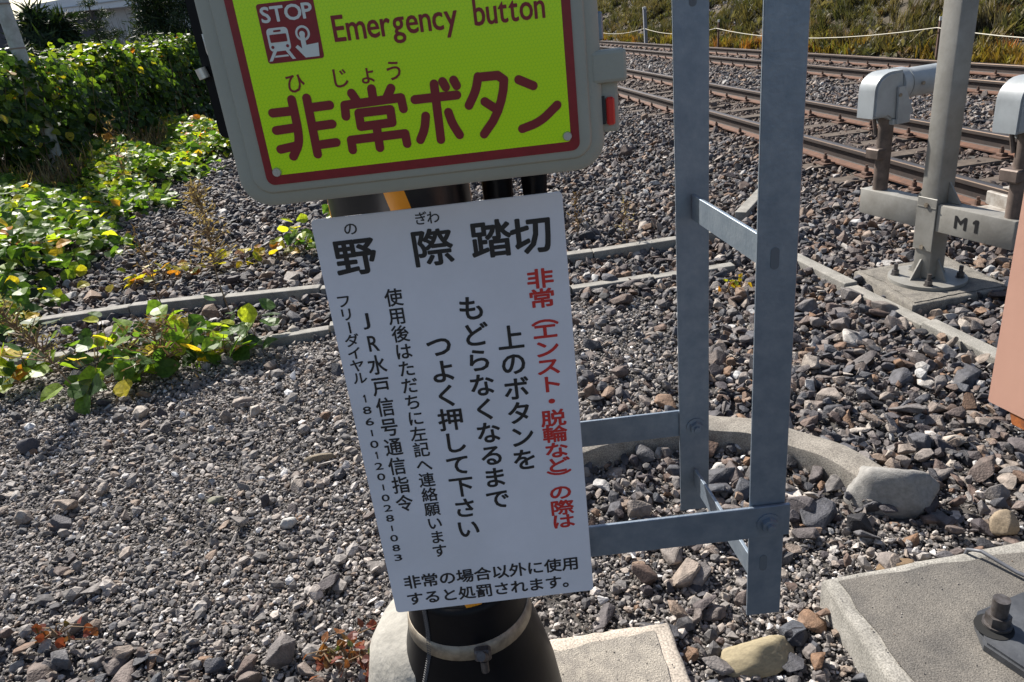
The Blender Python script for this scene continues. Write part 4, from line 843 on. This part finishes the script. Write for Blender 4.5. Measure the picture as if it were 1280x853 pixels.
runner('yellow and orange autumn vine along the far side of the trough', [(-2.75, 5.15), (-2.5, 5.2), (-2.2, 5.30), (-1.9, 5.30), (-1.62, 5.38)], 60, .08, (.05, .10), m_yel_o, .02, hscale=.05, seed=7)
runner('yellow green vine sprig touching the left edge of the notice', [(-1.62, 5.45), (-1.5, 5.5), (-1.38, 5.55), (-1.28, 5.6)], 44, .08, (.06, .10), m_leaf_n, .04, hscale=.09, seed=8)
runner('yellow green vine edging the ballast below the dark end of the hedge', [(-4.5, 11.0), (-4.7, 12.6), (-4.85, 14.2), (-5.0, 16)], 130, .16, (.08, .15), m_leaf_n, .04, hscale=.10, seed=9)
runner('reddish brown leaved weed beside the pole footing', [(-.60, 1.46), (-.52, 1.44), (-.44, 1.42), (-.40, 1.38)], 70, .032, (.015, .034), m_red_o, .004, 'weed', 'weed', .025, 1.2, seed=10)
runner('small withered reddish weed in the lower left corner', [(-1.42, 1.66), (-1.34, 1.62), (-1.26, 1.60)], 16, .035, (.018, .032), m_red_o, .004, 'weed', 'weed', .015, 1.2, seed=11)
runner('tiny red tinged weed at the left border', [(-2.62, 3.02), (-2.5, 3.05), (-2.4, 3.0)], 16, .04, (.02, .035), m_red_o, .0, 'weed', 'weed', .01, 1, seed=12)
runner('small yellow weed in the ballast between the ladder rails', [(1.17, 3.68), (1.22, 3.72), (1.27, 3.7)], 14, .03, (.02, .04), m_yel_o, .01, 'weed', 'weed', .04, 1, seed=13)
def stalk(label, x, y, h, lean=(0, 0), spread=.10, nb=70, m=m_dry_s, top=.4, bl=(.03, .08), tint=None, seed=1):
    r = random.Random(seed); e = empty('dry_stalk_weed', (x, y, float(gz(np.array([x]), np.array([y]))[0]))); tag(e, label, 'weed')
    line = [(lean[0] * f + .01 * math.sin(f * 9 + seed), lean[1] * f, h * f) for f in [i / 8 for i in range(9)]]; st = [line]; P = []
    for i in range(nb):
        f = top + (1 - top) * r.random() ** .8; k = min(int(f * 8), 7); p = Vector(line[k]).lerp(Vector(line[k + 1]), f * 8 - k); w_ = spread * (1.15 - f) * 1.5 + .01
        q = p + Vector((r.gauss(0, w_), r.gauss(0, w_), r.uniform(0, w_ * 1.2))); P.append(tuple(q))
        if i % 5 == 0: st.append([tuple(p - Vector((0, 0, .02))), tuple(q)])
    stems_obj(e, st, .0048, m_stem, 'stem'); P = np.array(P); n_ = len(P)
    o = leaves_mesh('seed_head', P, rng.normal(0, 1, (n_, 3)), rng.uniform(0, 6, n_), rng.uniform(*bl, n_), m, e, [(BLADE[0] * np.array([2.2, 1, 1]), BLADE[1])], tint=None if tint is None else np.full(n_, tint) + rng.normal(0, .08, n_)); o['kind'] = 'stuff'; return e
stalk('tall reddish dry weed rising between the vines and the notice', -1.62, 4.08, .84, (-.03, .1), .055, 330, top=.45, bl=(.02, .05), tint=.55, seed=1)
stalk('thin dark dry weed left of the tall reddish one', -2.05, 4.25, .62, (-.04, .02), .05, 70, top=.3, bl=(.015, .04), tint=.1, seed=2)
stalk('pale green feathery weed with drooping head near the left border', -2.05, 3.25, .58, (-.32, .06), .06, 300, top=.35, bl=(.012, .035), tint=.85, seed=3)
stalk('brown bushy dry weed inside the bright green vine clump', -1.80, 3.50, .30, (.02, .02), .10, 190, top=.1, bl=(.02, .05), tint=.15, seed=4)
stalk('dark brown dry weed standing on the ballast right of the notice', .56, 5.15, .34, (0, 0), .03, 60, top=.2, bl=(.02, .04), tint=.1, seed=5)
stalk('pale dry grass stalk on the ballast between notice and ladder', .83, 4.75, .36, (0, 0), .025, 40, top=.3, bl=(.02, .04), tint=.7, seed=6)
stalk('brown dry weed in front of the dark hedge end', -4.35, 9.0, .9, (0, .1), .10, 120, top=.2, bl=(.03, .06), tint=.3, seed=7)
# grass blades in the clump
n = 70; P = np.stack([rng.normal(-1.62, .06, n), rng.normal(3.62, .05, n), np.full(n, .01)], 1)
o = leaves_mesh('grass_tuft', P, np.stack([rng.normal(0, 1, n), rng.normal(0, 1, n), rng.normal(0, .2, n)], 1), np.pi / 2 * 0 + rng.normal(0, .3, n), rng.uniform(.1, .2, n), m_leaf_s, None, [(BLADE[0] * np.array([.5, 1, 1]), BLADE[1])], tint=np.full(n, .45)); tag(o, 'small tuft of green grass in the vine clump', 'grass', kind='stuff')

# ---------------------------------------------------------------- behind the hedge
m_pole = mat('weathered_white_pole', (.50, .50, .49), .8, nscale=9, col2=(.36, .34, .32), bump=.2, bscale=30)
bm = bmesh.new(); tube(bm, (-6.19, 11.05, -.1), (-6.19, 11.05, 4.6), .098, .088, 20); o = from_bm('utility_pole', bm, m_pole, None, R(40)); tag(o, 'weathered pale utility pole standing in the vines at the left border', 'pole')
bm = bmesh.new()
for z in (1.8, 2.35, 2.42): tube(bm, (-6.19, 11.05, z), (-6.19, 11.05, z + .02), .101, n=20)
from_bm('pole_strap', bm, mat('rusty_strap', (.30, .22, .18), .8), o)
def crown(name, c, rad, n, size, m, parent, bases, shell=.55, tint=None, squash=1, up=False):
    q = rng.normal(0, 1, (n, 3)); q /= np.linalg.norm(q, axis=1, keepdims=True); rr_ = rng.uniform(shell, 1, n) ** .7; lump = 1 + .18 * np.sin(q[:, 0] * 7 + c[0]) * np.sin(q[:, 2] * 6 + c[1]) + .12 * np.sin(q[:, 1] * 13)
    P = q * (rr_ * lump)[:, None] * np.array(rad) + np.array(c); nn = (q + rng.normal(0, .5, (n, 3))); nn = nn if not up else np.stack([q[:, 1] + rng.normal(0, .3, n), -q[:, 0] + rng.normal(0, .3, n), rng.normal(0, .3, n)], 1)
    o = leaves_mesh(name, P, nn, rng.uniform(0, 6.28, n), rng.uniform(*size, n), m, parent, bases, tint=tint); o['kind'] = 'stuff'; return o
def tree(label, x, y, crowns, n, size, m=None, bases=None, trunk=.07, name='evergreen_tree', cat='tree', th=None, tint=None):
    e = empty(name, (x, y, 0)); tag(e, label, cat); bm = bmesh.new(); top = th or max(c[2] + r_[2] for c, r_ in crowns) * .9; path_tube(bm, [(0, 0, -.05), (.03, .02, top * .4), (-.02, .0, top * .75), (0, 0, top)], [trunk, trunk * .8, trunk * .5, trunk * .2], 8)
    for c, r_ in crowns: path_tube(bm, [(0, 0, max(.1, c[2] - r_[2] * .8 - .25)), (c[0] * .6, c[1] * .6, c[2] - .1), c], [trunk * .5, trunk * .35, trunk * .15], 6)
    from_bm('trunk', bm, mat('bark', (.12, .09, .07), .95, nscale=20, bump=.6), e); tot = sum(r_[0] * r_[2] for c, r_ in crowns)
    for c, r_ in crowns: crown('crown', c, r_, int(n * r_[0] * r_[2] / tot), size, m or m_dark_s, e, bases or [BLADE], tint=tint)
    return e
tree('dark spiky evergreen tree just right of the utility pole', -8.75, 16.6, [((.12, 0, 1.75), (.62, .6, .72)), ((-.05, 0, 2.35), (.16, .2, .34)), ((.42, 0, 2.25), (.22, .25, .25))], 5200, (.18, .42))
tree('low dark bush behind the top of the vine hedge', -7.9, 15.4, [((-.5, 0, 1.55), (.5, .4, .45)), ((.5, .4, 1.5), (.55, .4, .42)), ((1.15, 1.6, 1.6), (.45, .4, .4))], 3400, (.08, .2), name='evergreen_bush', cat='bush')
tree('cloud pruned pine with flat pads before the dark wall', -9.2, 20, [((.0, 0, 2.86), (.22, .2, .07)), ((-.26, 0, 2.62), (.20, .2, .07)), ((.30, 0, 2.60), (.22, .2, .08)), ((0, 0, 2.38), (.36, .3, .10)), ((.25, 0, 2.12), (.42, .3, .12)), ((-.3, 0, 2.0), (.38, .3, .13)), ((0, 0, 1.7), (.6, .4, .2))], 4200, (.06, .14), name='pruned_pine', trunk=.05)
tree('tall dense dark conifer behind the hedge end, left of the button box', -8.05, 21, [((0, 0, 1.7), (.78, .7, 1.3)), ((.1, 0, 3.1), (.72, .6, 1.2)), ((0, 0, 4.3), (.5, .5, .9))], 9000, (.12, .30))
tree('olive green conifer half hidden by the button box', -6.7, 20, [((0, 0, 1.9), (.7, .6, 1.2)), ((0, 0, 3.3), (.5, .5, 1.1))], 5000, (.1, .26), tint=None)
# bare shrub
e = empty('bare_shrub', (-9.7, 22.6, 0)); tag(e, 'leafless grey brown shrub before the pale wall', 'shrub'); st = []
for i in range(70):
    a = rnd.uniform(0, 6.28); L_ = rnd.uniform(.3, .9); p = Vector((0, 0, rnd.uniform(.3, 1.5))); q = p + Vector((math.cos(a) * L_ * .5, math.sin(a) * .3, L_ * 1.2)); r_ = q + Vector((math.cos(a) * .15 + rnd.uniform(-.1, .1), 0, rnd.uniform(.2, .5))); st += [[tuple(p), tuple(q), tuple(r_)]]
    for _ in range(3): b_ = q + Vector((rnd.uniform(-.3, .3), rnd.uniform(-.2, .2), rnd.uniform(.1, .5))); st.append([tuple(p.lerp(q, rnd.random())), tuple(b_)])
stems_obj(e, st, .010, mat('grey_bark', (.24, .21, .19), .9), 'branches')
# buildings
m_white = mat('white_cladding', (.74, .75, .78), .6, noise=.06, nscale=2); m_dwall = mat('dark_wall', (.075, .075, .095), .8, nscale=3, noise=.2); m_gwall = mat('pale_wall', (.50, .50, .52), .8, noise=.12, nscale=2)
bh = empty('warehouse', (-18, 40, 0)); tag(bh, 'low building with white sloping fascia and a dark wall beyond the garden', 'building'); bo = Vector((-18, 40, 0))
def bbox(name, c, s, m, parent): o = boxo(name, (0, 0, 0), s, m, parent, 0); o.location = Vector(c) - (bo if parent is bh else Vector((0, 0, 0))); return o
bbox('wall', (-16.0, 41, 1.95), (6.9, 4, 3.9), m_gwall, bh); bbox('dark_wall_panel', (-18.6, 38.9, 1.9), (2.0, .08, 3.8), m_dwall, bh)
bm = bmesh.new(); prism(bm, [(-20.4, 3.86), (-11, 3.72), (-11, 4.9), (-20.1, 4.30)], 38.2, 43.2, 'Y'); o = from_bm('roof_fascia', bm, m_white, bh); o.location = -bo
bm = bmesh.new(); prism(bm, [(-20.3, 3.98), (-11, 4.16), (-11, 4.20), (-20.3, 4.02)], 38.14, 38.2, 'Y'); o = from_bm('fascia_seam', bm, mat('seam_grey', (.42, .43, .45), .7), bh); o.location = -bo
for k in range(3):
    bbox('window', (-15.6 + k * 1.5, 38.97, 2.2), (.9, .06, 1.0), mat('window_glass', (.05, .06, .07), .1), bh)
sh = empty('dark_shed', (-15, 22, 0)); tag(sh, 'dark grey building wall seen left of the utility pole', 'building')
boxo('wall', (0, 0, 1.38), (5.0, 4, 2.76), m_dwall, sh, 0); boxo('roof', (0, 0, 2.80), (5.3, 4.3, .09), mat('roof_grey', (.16, .16, .18), .6), sh, 0)
# distant screen of greenery all round the horizon on the left and ahead
n = 15000; a = rng.uniform(-1.25, .14, n); dd = rng.uniform(52, 70, n); hh = 2.2 + 1.6 * np.abs(np.sin(a * 9)) + .8 * np.sin(a * 31); hh = np.where((a > -.56) & (a < -.42), 1.9, hh); P = np.stack([np.sin(a) * dd, np.cos(a) * dd, rng.random(n) * hh], 1)
o = leaves_mesh('far_trees', P, rng.normal(0, 1, (n, 3)), rng.uniform(0, 6, n), rng.uniform(.5, 1.1, n), m_dark_s, None); tag(o, 'far low line of dark trees beyond the fields', 'trees', kind='stuff')

# ---------------------------------------------------------------- embankment weeds and rope fence
BANK = [(0, (.045, .038, .028)), (.2, (.11, .088, .045)), (.4, (.07, .072, .032)), (.55, (.13, .10, .062)), (.7, (.042, .05, .022)), (.85, (.17, .145, .105)), (1, (.10, .06, .035))]
BANK = [(p, tuple(v * f for v, f in zip(c, (1.2, 1.25, 1.2)))) for p, c in BANK]
m_bw = leaf_mat('bank_weed', BANK, 'random', .2, .8)
YW = [(0, (.18, .145, .04)), (.5, (.22, .13, .035)), (.8, (.20, .21, .05)), (1, (.40, .15, .04))]
m_yw = leaf_mat('yellow_weed', YW, 'random', .2, .8)
def tuft(seed, nb, h, w_, m, wide=1.0, name='weed'):
    r = random.Random(seed); V, F = [], []
    for i in range(nb):
        a = r.uniform(0, 6.283); l = h * r.uniform(.5, 1); bx, by = r.gauss(0, w_), r.gauss(0, w_); z0 = r.uniform(0, .3) * h; tx, ty = bx + math.cos(a) * l * .35 * wide, by + math.sin(a) * l * .35 * wide; s_ = .011 * wide; px_, py_ = -math.sin(a) * s_, math.cos(a) * s_; n0 = len(V)
        V += [(bx - px_ * .6, by - py_ * .6, z0), (bx + px_ * .6, by + py_ * .6, z0), ((bx + tx) / 2 + px_, (by + ty) / 2 + py_, z0 + l * .6), ((bx + tx) / 2 - px_, (by + ty) / 2 - py_, z0 + l * .6), (tx, ty, z0 + l)]; F += [(n0, n0 + 1, n0 + 2, n0 + 3), (n0 + 3, n0 + 2, n0 + 4)]
    me = bpy.data.meshes.new(name); me.from_pydata(V, [], F); me.materials.append(m); return me
tufts = [tuft(1, 44, .45, .05, m_bw), tuft(2, 60, .30, .10, m_bw, 1.8), tuft(3, 70, .22, .14, m_bw, 2.6), tuft(4, 40, .6, .04, m_bw, .8), tuft(5, 70, .16, .16, m_bw, 3.2)]
n = 15000; p = 8.8 + rng.random(n) * 5.6; s_ = 5 + rng.random(n) ** 1.4 * 75; cl = np.sin(s_ * .9 + p * 2) * np.sin(s_ * .37 - p * 1.3); k = rng.random(n) < .55 + .45 * cl; p, s_, cl = p[k], s_[k], cl[k]
P = np.stack([N.x * p + T.x * s_, N.y * p + T.y * s_, emb(p, s_) - .02], 1); k = seen(P, 250); P, cl = P[k], cl[k]; n = len(P); sc_ = rng.uniform(.4, .95, n) * (1 + .35 * cl)
o = scatter('bank_weeds', P, np.stack([sc_] * 3, 1), np.stack([rng.normal(0, .2, n), rng.normal(0, .2, n), rng.uniform(0, 6.28, n)], 1), rng.integers(0, 5, n), src_coll('bank_weeds', tufts), 5)
tag(o, 'dry olive and brown weeds covering the embankment beyond the tracks', 'weeds', kind='stuff')
n = 1500; p = rng.normal(8.95, .16, n); s_ = 5 + rng.random(n) ** 1.3 * 55; k = rng.random(n) < .5 + .5 * np.sin(s_ * 1.3); p, s_ = p[k], s_[k]; n = len(p); P = np.stack([N.x * p + T.x * s_, N.y * p + T.y * s_, np.full(n, .03)], 1); sc_ = rng.uniform(.5, 1.0, n)
ty = [tuft(11, 30, .42, .06, m_yw, 1.2, 'yellow_weed'), tuft(12, 34, .32, .1, m_yw, 1.8, 'yellow_weed')]
o = scatter('yellow_weeds', P, np.stack([sc_] * 3, 1), np.stack([np.zeros(n), np.zeros(n), rng.uniform(0, 6.28, n)], 1), rng.integers(0, 2, n), src_coll('yellow_weeds', ty), 2); tag(o, 'yellow autumn weeds along the toe of the embankment', 'weeds', kind='stuff')
# pale boulders / rubble on the far bank
n = 2600; p = 9.0 + rng.random(n) * 4; s_ = rng.uniform(22, 52, n); P = np.stack([N.x * p + T.x * s_, N.y * p + T.y * s_, emb(p, s_)], 1); sc_ = rng.uniform(.08, .26, n)
o = scatter('rubble', P, np.stack([sc_] * 3, 1), rot3(n), rng.integers(0, 16, n), src_coll('rubble', rocks), 16); tag(o, 'grey rubble on the far part of the embankment', 'rubble', kind='stuff')
m_post = mat('grey_post', (.24, .25, .28), .8); m_rust = mat('rusty_iron', (.12, .07, .05), .85); m_rope = mat('pale_rope', (.58, .55, .45), .9)
PS = [(44, .7), (36, .7), (27.3, 1.28), (20.8, .80), (11.75, .75), (5.0, .75), (-1, .75)]
for i, (s_, h) in enumerate(PS):
    q = world(8.45, s_, 0); bm = bmesh.new(); w_ = .11 if i == 2 else .045; box(bm, (0, 0, h / 2), (w_, w_, h), None, .008); o = from_bm('fence_post', bm, m_post if i == 2 else m_rust)
    o.location = q; o.rotation_euler = (rnd.uniform(-.03, .03), rnd.uniform(-.03, .03), ROT_T)
    bm = bmesh.new(); tube(bm, (0, 0, h - .03), (0, 0, h + .03), w_ * .62, n=10); from_bm('post_cap', bm, mat('cap_white', (.62, .62, .60), .7), o)
    tag(o, {2: 'thick grey post of the rope fence seen just left of the farther ladder rail', 3: 'thin rusty rope fence post seen between the two ladder rails', 4: 'thin rusty rope fence post seen behind the M 1 post'}.get(i, {0: 'farthest rope fence post, hidden low behind the button box', 1: 'second farthest rope fence post beside the button box latch', 5: 'rope fence post just beyond the right border', 6: 'rope fence post nearest the camera, outside the right border'}.get(i)), 'fence post', 'posts of the rope fence')
pts = []
for (s0, h0), (s1, h1) in zip(PS, PS[1:]):
    for k in range(10):
        f = k / 10; pts.append(tuple(world(8.45 - .05, s0 + (s1 - s0) * f, .62 - .20 * 4 * f * (1 - f) * min(1, (s0 - s1) / 8))))
bm = bmesh.new(); path_tube(bm, pts, .008, 6); tag(from_bm('rope', bm, m_rope), 'thin pale rope strung along the foot of the embankment', 'rope')
bpy.data.objects.remove(_to, do_unlink=True)
